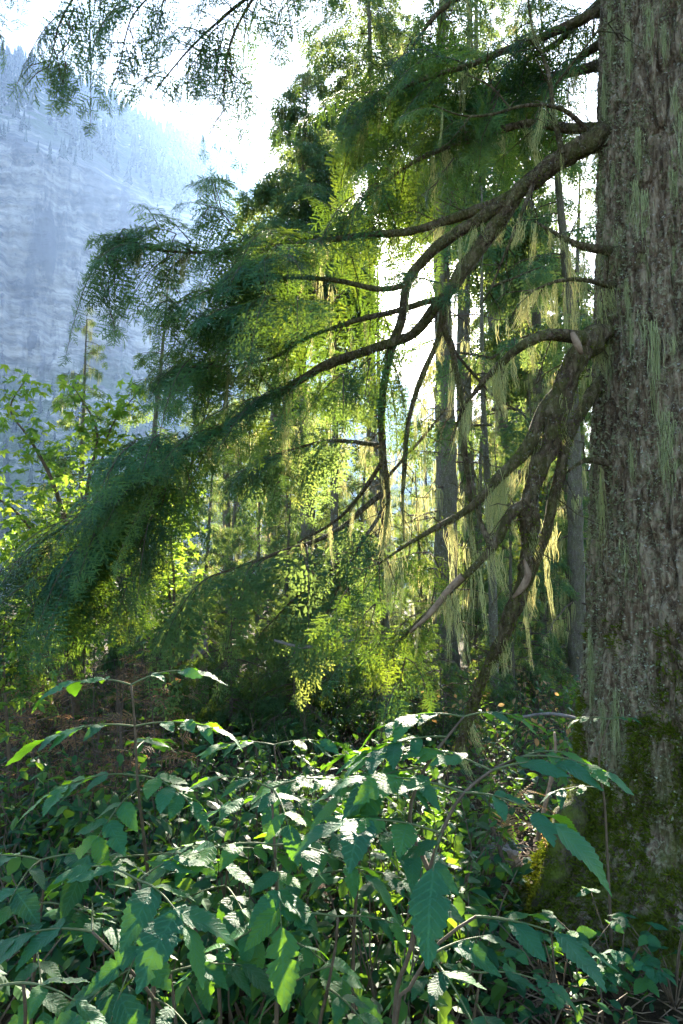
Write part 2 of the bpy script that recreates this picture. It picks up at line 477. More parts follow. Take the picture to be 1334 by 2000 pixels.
t.links.new(c, b.inputs['Base Color'])
bp = t.nodes.new('ShaderNodeBump'); bp.inputs['Distance'].default_value = .03
t.links.new(noise(t, P_, 45, 6, .75), bp.inputs['Height']); t.links.new(bp.outputs[0], b.inputs['Normal']); t.links.new(b.outputs[0], o_.inputs[0])
tag(obj('ground', mk('ground', mb, [m])), 'dark forest floor of soil and needle litter', kind='structure')

# ------------------------------------------------------------------ cliff across the valley
SKY_X = np.array([-500, -200, 0, 150, 300, 450, 600, 800, 1000, 1500.])
SKY_Y = np.array([-60, 30, 112, 172, 250, 322, 480, 800, 900, 950.])
def cliff_at(px, py, noise_on=True):
    px = np.asarray(px, float); py = np.asarray(py, float)
    ys = np.interp(px, SKY_X, SKY_Y) + (fbm(px / 60., px * 0, 77, 3) - .5) * 26
    rel = (py - ys)                                  # pixels below the skyline
    d = 150 + 0.07 * (px + 200)
    d = d * (1 + .35 * np.clip(1 - rel / 150, 0, 1) ** 1.2) * (1 - .4 * np.clip((py - 740) / 260, 0, 1))
    if noise_on:
        warp = py + px * .10 + (fbm(px / 170., py / 130., 61, 4) - .5) * 50
        st = fbm(warp / 6., px / 260., 41, 3) - .5
        st2 = fbm(warp / 34., px / 300., 47, 2) - .5
        vert = fbm(px / 22., py / 190., 51, 4) - .5
        vf = np.round(fbm(px / 16., py / 120., 53, 3) * 5) / 5 - .5
        big = fbm(px / 120., py / 160., 57, 4) - .5
        wall = np.clip((rel - 90) / 70, 0, 1)
        d = d + wall * (st * 1.6 + st2 * 1.4 + vert * 5.0 + vf * 3.5 + big * 12) + (1 - wall) * (fbm(px / 35, py / 35, 71, 3) - .5) * 8
    return d * 3.0
cx = np.linspace(-170, 1300, 340); cyy = np.linspace(0, 1, 330)
PX = np.broadcast_to(cx, (330, 340)); 
YS = np.interp(cx, SKY_X, SKY_Y) + (fbm(cx / 60., cx * 0, 77, 3) - .5) * 26
PY = YS[None] + (1230 - YS[None]) * cyy[:, None]
D = cliff_at(PX, PY)
V = EYE + D[..., None] * (FWD + RGT * ((PX - 667) / FPX)[..., None] + UPV * ((1000 - PY) / FPX)[..., None])
mb = MB(); ny, nx = PX.shape
i = np.arange(ny - 1)[:, None] * nx + np.arange(nx - 1)[None]
rel = PY - YS[None]
veg = np.clip(1 - (rel - 90) / 60, 0, 1) + np.clip((PY - 690 - 60 * (fbm(PX / 90, PY / 90, 12) - .5)) / 60, 0, 1)
mb.add(V.reshape(-1, 3), np.stack([i, i + nx, i + nx + 1, i + 1], -1).reshape(-1, 4), 0, np.stack([veg, 0 * veg, 0 * veg], -1).reshape(-1, 3))
m, t, o_ = newmat('cliff_rock')
tc = t.nodes.new('ShaderNodeTexCoord'); P_ = tc.outputs['Object']
strat = noise(t, mapping(t, P_, (.14, .14, 1.0)), .15, 10, .70, .2)
streak = noise(t, mapping(t, P_, (1, 1, .22)), .045, 8, .66, .3)
blot = noise(t, P_, .012, 6, .62)
c = ramp(t, strat, [(.38, (.17, .165, .16)), (.5, (.38, .36, .34)), (.60, (.60, .57, .53))])
c = mixc(t, ramp(t, streak, [(.50, (0, 0, 0)), (.60, (.85, .85, .85))]), c, (.06, .06, .075))
c = mixc(t, ramp(t, blot, [(.50, (0, 0, 0)), (.60, (.75, .75, .75))]), c, (.07, .07, .09))
an = t.nodes.new('ShaderNodeAttribute'); an.attribute_name = 'st'
sx = t.nodes.new('ShaderNodeSeparateXYZ'); t.links.new(an.outputs['Vector'], sx.inputs[0])
vg = math_(t, 'MULTIPLY', sx.outputs[0], ramp(t, noise(t, P_, .047, 7, .7), [(.38, (0, 0, 0)), (.5, (1, 1, 1))]))
c = mixc(t, vg, c, mixc(t, noise(t, P_, .27, 5), (.03, .06, .02), (.08, .12, .04)))
b = t.nodes.new('ShaderNodeBsdfPrincipled'); b.inputs['Roughness'].default_value = .9; b.inputs['Specular IOR Level'].default_value = .2
t.links.new(c, b.inputs['Base Color'])
bp = t.nodes.new('ShaderNodeBump'); bp.inputs['Distance'].default_value = 8; bp.inputs['Strength'].default_value = 1
t.links.new(math_(t, 'ADD', strat, math_(t, 'MULTIPLY', streak, .6)), bp.inputs['Height']); t.links.new(bp.outputs[0], b.inputs['Normal'])
t.links.new(b.outputs[0], o_.inputs[0])
tag(obj('mountain', mk('mountain', mb, [m])), 'hazy blue layered rock cliff across the valley', kind='structure')

# wood along the rim of the cliff: reads as one mass
mb = MB(); rc = np.random.default_rng(5)
def tiny_conifer(mb, p, h, rg):
    r = h * rg.uniform(.13, .2); k = 5
    a = np.linspace(0, 2 * np.pi, k, endpoint=False) + rg.uniform(0, 6)
    tint = rg.random()
    for j in range(5):
        z0 = h * (.08 + .17 * j); z1 = z0 + h * .27
        rr = r * (1 - j * .17) * rg.uniform(.7, 1.2, k)
        ring = np.stack([np.cos(a + j) * rr, np.sin(a + j) * rr, z0 + rg.uniform(-.05, .03, k) * h], 1) + p
        V = np.vstack([ring, p + np.array([0, 0, z1])])
        mb.add(V, [(q, (q + 1) % k, k) for q in range(k)], 0, (0, 0, tint))
for q in range(2600):
    px = rc.uniform(-165, 900)
    ys = float(np.interp(px, SKY_X, SKY_Y) + (fbm(np.array([px / 60.]), np.array([0.]), 77, 3)[0] - .5) * 26)
    py = ys + abs(rc.normal(0, 1)) * 62 + 1 if rc.random() < .8 else ys + 2
    if vn(np.array([px / 40.]), np.array([py / 40.]), 9)[0] < .25 and py > ys + 25: continue
    d = float(cliff_at(px, py))
    tiny_conifer(mb, at(px, py, d) - ZV * 2, rc.uniform(10, 26), rc)
for q in range(260):
    px = rc.uniform(-160, 700); py = rc.uniform(735, 1000)
    d = float(cliff_at(px, py)); tiny_conifer(mb, at(px, py, d) - ZV * 2, rc.uniform(8, 18), rc)
tag(obj('forest', mk('forest', mb, [leafmat('needle_distant', (.015, .035, .02), (.03, .05, .015), .3, .8, .1)])), 'distant conifer wood lining the cliff rim', kind='stuff')

# ================================================================== THE BIG TREE
BX, BY = 1.93, 3.9
BASE = np.array([BX, BY, float(gh(BX, BY))])
def tcx(z): return BX + .045 * z
def trad(z):
    return np.interp(z, [-.3, 0, .2, .39, .66, 1.2, 2.08, 3.18, 5.35, 9, 16], [1.12, .95, .79, .68, .62, .61, .56, .545, .504, .43, .22])
tree = empty('hemlock_tree', BASE, 'massive old conifer with furrowed lichen-streaked trunk and long mossy drooping limbs', 'tree')
nz_, na = 570, 310
# angular samples: dense on the side that faces the camera
aa = np.linspace(0, 1, na, endpoint=False); ang = 2 * np.pi * aa - np.pi / 2 + 1.15 * np.sin(2 * np.pi * (aa)) * -.55 - .35
zz = np.r_[np.linspace(-.3, 5.9, 525), np.linspace(5.95, 16, nz_ - 525)]
A, Zt = np.meshgrid(ang, zz)
an_ = (A / (2 * np.pi)) % 1.0
wz = Zt + (fbm(an_ * 12, Zt * 1.2, 3, 2) - .5) * .3
wa = an_ + (vn(an_ * 14, Zt * 3.0, 4, 14) - .5) * .022
f1 = 1 - np.abs(vn(wa * 58, wz * 3.4, 11, 58) - .5) * 2
f2 = 1 - np.abs(vn(wa * 104, wz * 9.0, 12, 104) - .5) * 2
f3 = vn(an_ * 240, Zt * 38, 13, 240); f4 = vn(an_ * 120, Zt * 22, 14, 120)
fur = np.clip((f1 - .72) / .28, 0, 1); fur2 = np.clip((f2 - .72) / .28, 0, 1)
plate = np.round(vn(an_ * 84, Zt * 17 + 3 * vn(an_ * 40, Zt * 6, 21, 40), 20, 84) * 4) / 4
disp = -.034 * fur - .018 * fur2 + .016 * (plate - .5) + .012 * (f4 - .5) + .008 * (f3 - .5) + .03 * (vn(an_ * 10, Zt * 1.5, 15, 10) - .5)
flare = np.clip(1 - Zt / .9, 0, 1) ** 1.6
root = .5 + .5 * np.cos((A - R(195)) * 3.0) 
rr = trad(Zt) + disp * (1 - .35 * flare) + flare * (.22 * (root - .5) + .10 * (vn(an_ * 16, Zt * 2 + 4, 16, 16) - .5) + .05 * (vn(an_ * 44, Zt * 9, 18, 44) - .5))
rel_ = np.stack([.045 * Zt + np.cos(A) * rr, np.sin(A) * rr, Zt - BASE[2]], -1)
mb = MB(); i = np.arange(nz_ - 1)[:, None] * na + np.arange(na)[None]; j = np.arange(nz_ - 1)[:, None] * na + (np.arange(na)[None] + 1) % na
mb.add(rel_.reshape(-1, 3), np.stack([i, j, j + na, i + na], -1).reshape(-1, 4))
trunk = obj('trunk', mk('trunk', mb, [M['bark_big']]), tree)
def trunk_point(a, z, out=0.):
    """surface point of the big trunk (world) at angle a, height z"""
    k = int(np.argmin(np.abs(zz - z))); q = int(np.argmin(np.abs((ang - a + np.pi) % (2 * np.pi) - np.pi)))
    r_ = rr[k, q] + out
    return np.array([BX + .045 * zz[k] + math.cos(ang[q]) * r_, BY + math.sin(ang[q]) * r_, zz[k]])

# lichen streaks on the trunk, moss at its foot, leafy crusts of lichen
rs = np.random.default_rng(31)
for q in range(115):
    a = R(rs.uniform(172, 275)); z = rs.uniform(.9, 6.2) if rs.random() < .8 else rs.uniform(2.5, 6.2)
    p = trunk_point(a, z, .012)
    o = hang(trunk, BASE, p, LSTREAK[rs.integers(0, 3)], rs, rs.uniform(.55, 1.15), 'lichen_streak', a + np.pi / 2)
mb = MB(); mbl = MB()
def tuft(mb, p, nrm, h, rg, k=5, wd=.004):
    for _ in range(k):
        d = unit(nrm + rg.normal(0, .5, 3)); s_ = unit(np.cross(d, rg.normal(0, 1, 3))) * wd
        q = p + rg.normal(0, .008, 3)
        mb.add(np.array([q - s_, q + s_, q + d * h * rg.uniform(.6, 1.3)]), [(0, 1, 2)], 0, (0, 0, rg.random()))
for q in range(9000):
    a = R(rs.uniform(165, 300)); z = rs.uniform(-.12, 1.0) if rs.random() < .85 else rs.uniform(.9, 1.6)
    dens = vn(np.array([a * 5]), np.array([z * 5]), 19)[0]
    if dens < .22 + .45 * max(0, z - .3): continue
    tuft(mb, trunk_point(a, z, 0.) - BASE, np.array([math.cos(a), math.sin(a), .35]), .032, rs, 5, .005)
moss = tag(obj('moss', mk('moss', mb, [M['moss']]), trunk), kind='stuff')
for q in range(17000):
    a = R(rs.uniform(168, 292)); z = rs.uniform(.5, 6.0)
    if vn(np.array([a * 7]), np.array([z * 2.2]), 23)[0] < .45 and rs.random() < .8: continue
    p = trunk_point(a, z, .002) - BASE; nrm = np.array([math.cos(a), math.sin(a), rs.uniform(-.3, .3)])
    tuft(mbl, p, nrm, .016, rs, 2, .006)
tag(obj('lichen_crust', mk('lichen_crust', mbl, [leafmat('lichen_crust', (.20, .22, .12), (.25, .27, .10), .25, .9, .05, alt=(.33, .36, .26))]), trunk), kind='stuff')

# limbs: rows of (photo x, photo y, depth m, radius m)
def wpath(rows): return np.array([np.r_[at(a, b_, c_), r_] for a, b_, c_, r_ in rows])
rb = np.random.default_rng(77)
def fuzz(mb, Pl, rad, base, rg, n):
    """short moss on a limb"""
    T = tangents(Pl)
    for k in range(n):
        q = rg.integers(0, len(Pl)); d = unit(np.cross(T[q], rg.normal(0, 1, 3)))
        tuft(mb, Pl[q] + d * rad[q] * .95 + T[q] * rg.uniform(-.04, .04) - base, d - ZV * .3, .02, rg, 2, .004)

def limb(rows, name='limb', mat='bark_limb', sides=12, lump=.35, lich=0, fz=0, bare=False, parent=None, base=BASE, lmax=1.):
    W = smoothpath(wpath(rows), .05 if max(r_[3] for r_ in rows) < .06 else .028)
    kn = np.cumsum(np.r_[0, np.linalg.norm(np.diff(W[:, :3], axis=0), axis=1)])
    wob = np.stack([vn(kn * 4, kn * 0 + rb.uniform(0, 99), 5) - .5 for _ in range(3)], 1) * np.minimum(.05, W[:, 3:4] * 1.0)
    Pl = W[:, :3] + wob * np.minimum(1, kn / .3)[:, None]; rad = W[:, 3] * (.88 if name == 'limb' else 1.)
    mb = MB(); tube(mb, Pl - base, rad, sides, 0, 0, lump, int(rb.integers(0, 999)))
    if name in ('limb', 'branch', 'side_branch'):
        Tl = tangents(Pl)
        for k in range(int(kn[-1] * 9)):
            q = rb.integers(int(len(Pl) * .12), len(Pl)); d = unit(np.cross(Tl[q], rb.normal(0, 1, 3)) + Tl[q] * rb.uniform(0, 1.2) - ZV * .2); L = rb.uniform(.06, .34)
            p0 = Pl[q] - base + d * rad[q] * .6; p1 = p0 + d * L * .5 + rb.normal(0, .02, 3); p2 = p0 + d * L + rb.normal(0, .03, 3) - ZV * L * .25
            tube(mb, np.stack([p0, p1, p2]), [.0045, .0035, .0012], 3, 0)
            if L > .2: tube(mb, np.stack([p1, p1 + rb.normal(0, .06, 3) - ZV * .02]), [.003, .001], 3, 0)
    o = obj(name, mk(name, mb, [M[mat]]), parent or tree)
    if fz:
        mf = MB(); fuzz(mf, Pl, rad, base, rb, fz)
        tag(obj('moss', mk('moss', mf, [M['moss']]), o), kind='stuff')
    for k in range(lich):
        q = rb.integers(int(len(Pl) * .06), len(Pl))
        hang(o, base, Pl[q] - ZV * rad[q] * .7, LICH[rb.integers(0, 5)], rb, rb.uniform(.3, .95) * lmax)
    return o, Pl, rad

NLEAF = [0]
def frond(rg, path, ins, wood, L0=.2, gap=.085, scl=1., tint=0., hangv=.15, r0=.005):
    """one flat drooping frond: sprays in two ranks along its axis"""
    P = even(path, gap); T = tangents(P); n = len(P)
    tube(wood, P, np.linspace(r0, r0 * .3, n), 3, 0, rg.random())
    lean = rg.normal(0, .25); tn = rg.random()
    for j in range(1, n):
        t = j / (n - 1)
        l2 = np.cross(T[j], ZV); ll = np.linalg.norm(l2)
        l2 = l2 / ll if ll > .25 else unit(np.r_[rg.normal(0, 1, 2), 0])
        up = unit(np.cross(l2, T[j])); up = up if up[2] > 0 else -up
        for sg in (-1, 1):
            if rg.random() < .06: continue
            d = T[j] * rg.uniform(.5, .8) + l2 * sg * rg.uniform(.75, 1.) - ZV * hangv * rg.uniform(.4, 1.6)
            ins.add(P[j], d, up + l2 * lean + rg.normal(0, .14, 3), scl * (1.2 - .7 * t) * rg.uniform(.75, 1.25), tn)
    ins.add(P[-1], T[-1], ZV + rg.normal(0, .2, 3), scl * .6, tn)

def fronds_along(rg, path, width, ins, wood, droop=.5, hang=.25, step=.125, scl=.92, gap=.088, start=.06, ang=55, **_):
    P = even(path, step); T = tangents(P); n = len(P); ph = rg.uniform(0, 99)
    for i in range(n):
        t = i / max(1, n - 1)
        if t < start: continue
        prof = min(1., (1 - t) * 1.6 + .35) * min(1., (t - start) * 4 + .5)
        lat = np.cross(T[i], ZV); ll = np.linalg.norm(lat)
        a0 = rg.uniform(0, 6.28)
        lat = lat / ll if ll > .3 else np.array([math.cos(a0), math.sin(a0), 0])
        wn = .30 + 1.2 * float(vn(np.array([i * step / .30 + ph]), np.array([ph]), 7)[0])
        for sg in (-1, 1):
            if rg.random() < .15 or float(vn(np.array([i * step / .26 + ph + 31 * sg]), np.array([ph + 5]), 9)[0]) < .36: continue
            L = width * 1.35 * prof * wn * rg.uniform(.45, 1.5)
            if L < .1: continue
            a = R(ang + rg.uniform(-22, 20)); d = unit(T[i] * math.cos(a) + lat * sg * math.sin(a) + ZV * rg.uniform(-.12, .28))
            s_ = np.linspace(0, 1, 5)[:, None]
            dk = droop * rg.uniform(.5, 1.5)
            q = P[i] + d * L * s_ * (1 - .25 * dk * s_) - ZV * (dk * L * s_ ** 2) - ZV * hang * .25 * L * s_ ** 3
            frond(rg, q, ins, wood, gap=gap, scl=scl * rg.uniform(.8, 1.15), hangv=.1 + .35 * hang)
    frond(rg, P[-3:] if n >= 3 else P, ins, wood, gap=gap, scl=scl, hangv=hang)

def foliage(o, paths, base, tm=None, leafm='needle', name='foliage'):
    """paths: list of (path Nx3 world, width, kwargs)"""
    lm = MB(); wm = MB(); ins = Inst()
    for path, wd, kw in paths:
        fronds_along(rb, path, wd, ins, wm, **kw)
    NLEAF[0] += len(ins.p)
    ins.flush(lm, tm or HEM, rb)
    lm.V = [v_ - base for v_ in lm.V]; wm.V = [v_ - base for v_ in wm.V]
    f = tag(obj(name, mk(name, lm, [M[leafm], M['twig']], smooth=False), o), kind='stuff')
    if wm.n: tag(obj('twig', mk('twig', wm, [M['twig']]), o), kind='stuff')
    return f

limb([(1185, 1540, 3.72, .13), (1140, 1600, 3.6, .115), (1108, 1665, 3.52, .09), (1080, 1735, 3.45, .065), (1045, 1795, 3.42, .04), (1010, 1840, 3.42, .015)], name='root', mat='root', fz=4500, lump=.45, sides=20)
# limb A: big upper limb, descends to the left, then a long bough to the far left
A_, PA, rA = limb([(1230, 240, 4.35, .13), (1165, 268, 4.2, .085), (1100, 305, 4.25, .07), (1045, 350, 4.3, .062), (1000, 390, 4.35, .06),
                   (965, 450, 4.4, .055), (915, 520, 4.45, .052), (870, 585, 4.5, .045), (800, 650, 4.6, .04), (700, 690, 4.75, .036), (620, 722, 4.9, .036),
                   (500, 795, 5.0, .032), (400, 855, 5.0, .028), (300, 918, 5.0, .024), (200, 980, 5.0, .018), (100, 1045, 5.0, .010), (20, 1110, 5.0, .005)], lich=22, fz=500)
A2, PA2, _ = limb([(1010, 380, 4.35, .05), (950, 405, 4.45, .045), (880, 425, 4.6, .036), (780, 455, 4.8, .030), (640, 470, 5.0, .024), (480, 492, 5.1, .018), (330, 490, 5.1, .012), (235, 470, 5.1, .006)], lich=14, fz=160)
A3, PA3, _ = limb([(985, 395, 4.36, .045), (900, 450, 4.45, .042), (840, 500, 4.55, .04), (800, 550, 4.65, .038), (775, 640, 4.7, .036), (752, 760, 4.7, .032), (748, 880, 4.7, .026), (756, 980, 4.7, .018), (750, 1065, 4.7, .008)], lich=16, fz=200)
A4, PA4, _ = limb([(868, 590, 4.5, .035), (866, 640, 4.5, .03), (885, 690, 4.5, .026), (903, 780, 4.5, .024), (905, 870, 4.5, .022), (916, 970, 4.5, .018), (920, 1090, 4.5, .008)], lich=10, fz=80)
A5, PA5, _ = limb([(866, 620, 4.5, .026), (850, 680, 4.55, .022), (815, 760, 4.6, .020), (795, 850, 4.6, .018), (788, 950, 4.6, .014), (790, 1060, 4.6, .005)], lich=10, fz=60)
A6, PA6, _ = limb([(880, 575, 4.5, .028), (800, 600, 4.7, .024), (700, 625, 4.9, .02), (610, 655, 5.0, .017), (540, 695, 5.1, .013), (470, 712, 5.1, .007), (360, 720, 5.1, .004)], lich=12)
A7, PA7, _ = limb([(798, 556, 4.66, .022), (740, 565, 4.75, .021), (660, 550, 4.9, .02), (560, 545, 5.0, .017), (450, 560, 5.0, .012), (340, 592, 5.0, .006)], lich=6)
# upper boughs whose foliage fills the top centre
U1, PU1, _ = limb([(1260, -40, 4.5, .06), (1170, 20, 4.5, .04), (1060, 70, 4.6, .03), (930, 120, 4.8, .024), (810, 160, 4.9, .018), (740, 195, 5.0, .012), (690, 240, 5.0, .006)], lich=6)
U2, PU2, _ = limb([(1225, 250, 4.4, .05), (1130, 250, 4.5, .04), (1040, 240, 4.7, .03), (930, 270, 4.9, .024), (820, 310, 5.0, .018), (740, 365, 5.1, .012), (690, 410, 5.1, .006)], lich=12)
U3, PU3, _ = limb([(1250, -190, 4.7, .06), (1130, -110, 4.8, .04), (1000, -50, 4.9, .03), (890, 0, 5.0, .022), (820, 70, 5.1, .014), (790, 130, 5.1, .006)], lich=4)
U4, PU4, _ = limb([(1225, 120, 4.5, .05), (1120, 140, 4.9, .035), (1020, 170, 5.2, .028), (900, 215, 5.4, .02), (820, 255, 5.5, .014), (740, 310, 5.6, .006)], lich=8)
U5, PU5, _ = limb([(1240, -60, 4.9, .05), (1150, 20, 5.1, .035), (1080, 90, 5.3, .025), (1010, 130, 5.4, .016), (940, 200, 5.4, .006)], lich=4)
U6, PU6, _ = limb([(1215, 60, 4.7, .04), (1130, 110, 4.8, .03), (1080, 180, 4.9, .02), (1060, 250, 4.9, .008)], lich=4)
# boughs that hang into the top left from a limb above the frame
T0, PT0, _ = limb([(1260, -560, 4.8, .08), (1000, -420, 4.9, .06), (760, -270, 5.0, .045), (620, -130, 5.0, .03), (530, -40, 5.0, .02), (440, 30, 5.0, .012), (370, 95, 5.0, .008), (300, 180, 5.0, .004)], lich=0)
T1, PT1, _ = limb([(700, -230, 5.0, .03), (560, -180, 5.0, .02), (430, -110, 5.0, .014), (330, -40, 5.0, .010), (260, 30, 5.0, .006), (235, 120, 5.0, .003)], lich=0)
T2, PT2, _ = limb([(620, -220, 5.0, .03), (420, -190, 5.0, .02), (270, -120, 5.0, .014), (170, -40, 5.0, .010), (120, 40, 5.0, .007), (95, 130, 5.0, .003)], lich=1)
T3, PT3, _ = limb([(420, -200, 5.0, .022), (220, -170, 5.0, .016), (80, -120, 5.0, .012), (10, -60, 5.0, .008), (-25, 60, 5.0, .003)], lich=0)
T4, PT4, _ = limb([(560, -70, 5.0, .02), (500, -10, 5.0, .012), (455, 70, 5.0, .009), (440, 140, 5.0, .006), (437, 215, 5.0, .003)], lich=1)

K = dict
foliage(A_, [(PA[int(len(PA) * .46):], .5, K(droop=.5, hang=.25, step=.115, scl=1.0))], BASE)
def P3(*pts): return np.array([at(*p) for p in pts])
foliage(A_, [(P3((330, 905, 5.0), (250, 960, 4.9), (170, 1060, 4.8), (90, 1170, 4.8), (50, 1280, 4.8)), .42, K(droop=.5, hang=.3, step=.11, scl=1.0)),
             (P3((370, 880, 5.1), (310, 980, 5.1), (265, 1090, 5.0), (230, 1200, 5.0)), .34, K(droop=.5, hang=.3, step=.11, scl=1.0)),
             (P3((140, 1020, 5.0), (80, 1090, 4.9), (45, 1180, 4.8), (25, 1290, 4.8)), .42, K(droop=.5, hang=.3, step=.11, scl=1.0)),
             (P3((230, 970, 5.0), (210, 1080, 5.2), (200, 1200, 5.2)), .36, K(droop=.5, hang=.3, step=.11, scl=1.0)),
             (P3((400, 855, 5.0), (330, 850, 4.8), (270, 860, 4.6), (215, 910, 4.5)), .40, K(droop=.4))], BASE, name='foliage')
foliage(A2, [(PA2[int(len(PA2) * .38):], .5, K(droop=.5, step=.11)),
             (P3((500, 480, 5.1), (450, 440, 5.1), (420, 390, 5.1), (415, 362, 5.1)), .34, K(droop=.5)),
             (P3((300, 488, 5.1), (250, 450, 5.1), (225, 470, 5.0), (212, 540, 5.0), (215, 610, 5.0)), .26, K(droop=.8, hang=.8)),
             (P3((400, 490, 5.1), (330, 450, 5.1), (280, 445, 5.0)), .3, K(droop=.5)),
             (P3((640, 470, 5.0), (560, 500, 4.8), (480, 530, 4.6), (430, 560, 4.6)), .4, K(droop=.5)),
             (P3((760, 455, 4.8), (680, 420, 4.9), (620, 390, 5.0)), .4, K(droop=.6))], BASE)
foliage(A7, [(PA7[6:], .6, K(droop=.5, step=.09, scl=1.0)), (P3((700, 560, 4.8), (590, 590, 4.6), (490, 600, 4.5), (400, 610, 4.5)), .45, K(droop=.5, scl=1.0)), (P3((680, 540, 4.9), (570, 510, 4.8), (470, 520, 4.7)), .42, K(droop=.5, scl=1.0)), (P3((560, 545, 5.0), (470, 600, 4.9), (400, 625, 4.8)), .4, K(droop=.6))], BASE)
foliage(A6, [(PA6[8:], .45, K(droop=.6)), (P3((610, 655, 5.0), (520, 640, 5.1), (420, 660, 5.2), (330, 690, 5.2)), .45, K(droop=.6)),
             (P3((470, 712, 5.1), (390, 700, 5.1), (320, 730, 5.1)), .4, K(droop=.8, hang=.6)),
             (P3((720, 630, 4.85), (740, 680, 4.7), (690, 720, 4.6), (640, 740, 4.5)), .35, K(droop=.6))], BASE)
foliage(A3, [(PA3[int(len(PA3) * .35):int(len(PA3) * .62)], .32, K(droop=.7)),
             (P3((800, 540, 4.6), (830, 545, 4.4), (890, 560, 4.2)), .22, K(droop=.4))], BASE)
foliage(U1, [(PU1[int(len(PU1) * .2):], .62, K(step=.10, droop=.6, hang=.4)), (P3((1000, 95, 4.7), (980, 160, 4.6), (960, 230, 4.5)), .45, K(droop=.7, hang=.6)),
             (P3((850, 145, 4.9), (780, 130, 5.0), (730, 125, 5.0)), .35, K(droop=.6))], BASE)
foliage(U2, [(PU2[int(len(PU2) * .3):], .60, K(step=.10, droop=.6, hang=.45)), (P3((900, 285, 4.9), (860, 350, 4.8), (800, 400, 4.8)), .42, K(droop=.7, hang=.6)),
             (P3((760, 350, 5.0), (740, 420, 5.0), (720, 480, 5.0)), .4, K(droop=.8, hang=.7))], BASE)
foliage(U5, [(PU5[4:], .6, K(step=.10, droop=.6, hang=.4))], BASE)
foliage(U6, [(PU6[4:], .5, K(step=.10, droop=.7, hang=.5))], BASE)
foliage(U3, [(PU3[int(len(PU3) * .3):], .55, K(step=.10, droop=.6, hang=.4))], BASE)
foliage(U4, [(PU4[int(len(PU4) * .25):], .62, K(step=.10, droop=.7, hang=.5)), (P3((1050, 160, 5.1), (1060, 60, 5.2), (1080, -30, 5.2)), .5, K(droop=.8, hang=.5))], BASE)
tk = K(droop=.6, hang=.6, step=.14, gap=.10, scl=.88)
foliage(T0, [(PT0[int(len(PT0) * .52):], .40, tk), (P3((560, -70, 5.), (560, 40, 5.), (535, 130, 5.)), .22, tk), (P3((470, 15, 5.), (400, 90, 5.), (345, 170, 5.)), .22, tk)], BASE)
foliage(T4, [(PT4[6:], .32, tk)], BASE)
foliage(T1, [(PT1[int(len(PT1) * .5):], .38, tk), (P3((330, -40, 5.), (320, 20, 5.), (300, 60, 5.)), .2, tk)], BASE)
foliage(T2, [(PT2[int(len(PT2) * .5):], .36, tk), (P3((150, -20, 5.), (135, 70, 5.), (120, 190, 5.)), .16, tk)], BASE)
foliage(T3, [(PT3[int(len(PT3) * .4):], .36, tk)], BASE)

# limb B: thick crooked limb that drops towards the ground
B_, PB, rB = limb([(1235, 600, 4.2, .10), (1185, 640, 3.97, .082), (1135, 685, 3.76, .074), (1100, 775, 3.7, .072), (1075, 850, 3.7, .066), (1050, 930, 3.7, .060), (1030, 1000, 3.7, .060),
                   (1030, 1070, 3.72, .050), (1025, 1140, 3.75, .046), (1000, 1205, 3.8, .048), (975, 1260, 3.85, .04), (945, 1320, 3.95, .036), (915, 1400, 4.05, .032), (895, 1470, 4.1, .026)], lich=16, fz=900, lump=.75, sides=22)
B2, PB2, _ = limb([(1140, 660, 3.7, .05), (1080, 655, 3.65, .036), (1040, 668, 3.65, .03), (1000, 690, 3.7, .024), (945, 745, 3.8, .018), (905, 800, 3.9, .012), (880, 860, 4.0, .005)], lich=10, fz=80)
B3, PB3, _ = limb([(1220, 715, 4.15, .05), (1165, 762, 3.93, .042), (1115, 850, 3.8, .038), (1090, 930, 3.75, .036), (1075, 1010, 3.75, .033), (1055, 1080, 3.75, .03), (1030, 1150, 3.78, .022)], lich=9, fz=160)
B4, PB4, _ = limb([(1118, 715, 3.74, .022), (1092, 770, 3.70, .040), (1050, 830, 3.7, .040), (1015, 890, 3.7, .036), (985, 930, 3.7, .032), (935, 975, 3.75, .026), (880, 1015, 3.8, .02), (800, 1060, 3.9, .012), (740, 1100, 4.0, .005)], lich=20, fz=240)
B5, PB5, _ = limb([(1040, 975, 3.7, .04), (1000, 1000, 3.65, .034), (975, 1050, 3.65, .028), (935, 1095, 3.7, .022), (900, 1130, 3.75, .02), (860, 1170, 3.8, .018), (815, 1215, 3.85, .012), (780, 1250, 3.9, .005)], lich=9, fz=120)
limb([(905, 1125, 3.74, .0215), (870, 1160, 3.79, .020), (835, 1198, 3.83, .017), (800, 1235, 3.87, .010)], name='dead_tip', mat='deadwood', lump=.3, parent=B5)
B6, PB6, _ = limb([(960, 1070, 3.66, .02), (935, 1010, 3.75, .014), (925, 950, 3.85, .009), (918, 880, 3.9, .004)], lich=2)
limb([(1024, 1092, 3.66, .006), (1030, 1120, 3.655, .016), (1024, 1145, 3.66, .018), (1002, 1168, 3.68, .006)], name='broken_knot', mat='deadwood', lump=.9, parent=B_, sides=8)
limb([(1118, 650, 3.58, .012), (1128, 672, 3.56, .018), (1136, 692, 3.57, .010)], name='broken_knot', mat='deadwood', lump=.5, parent=B_, sides=8)
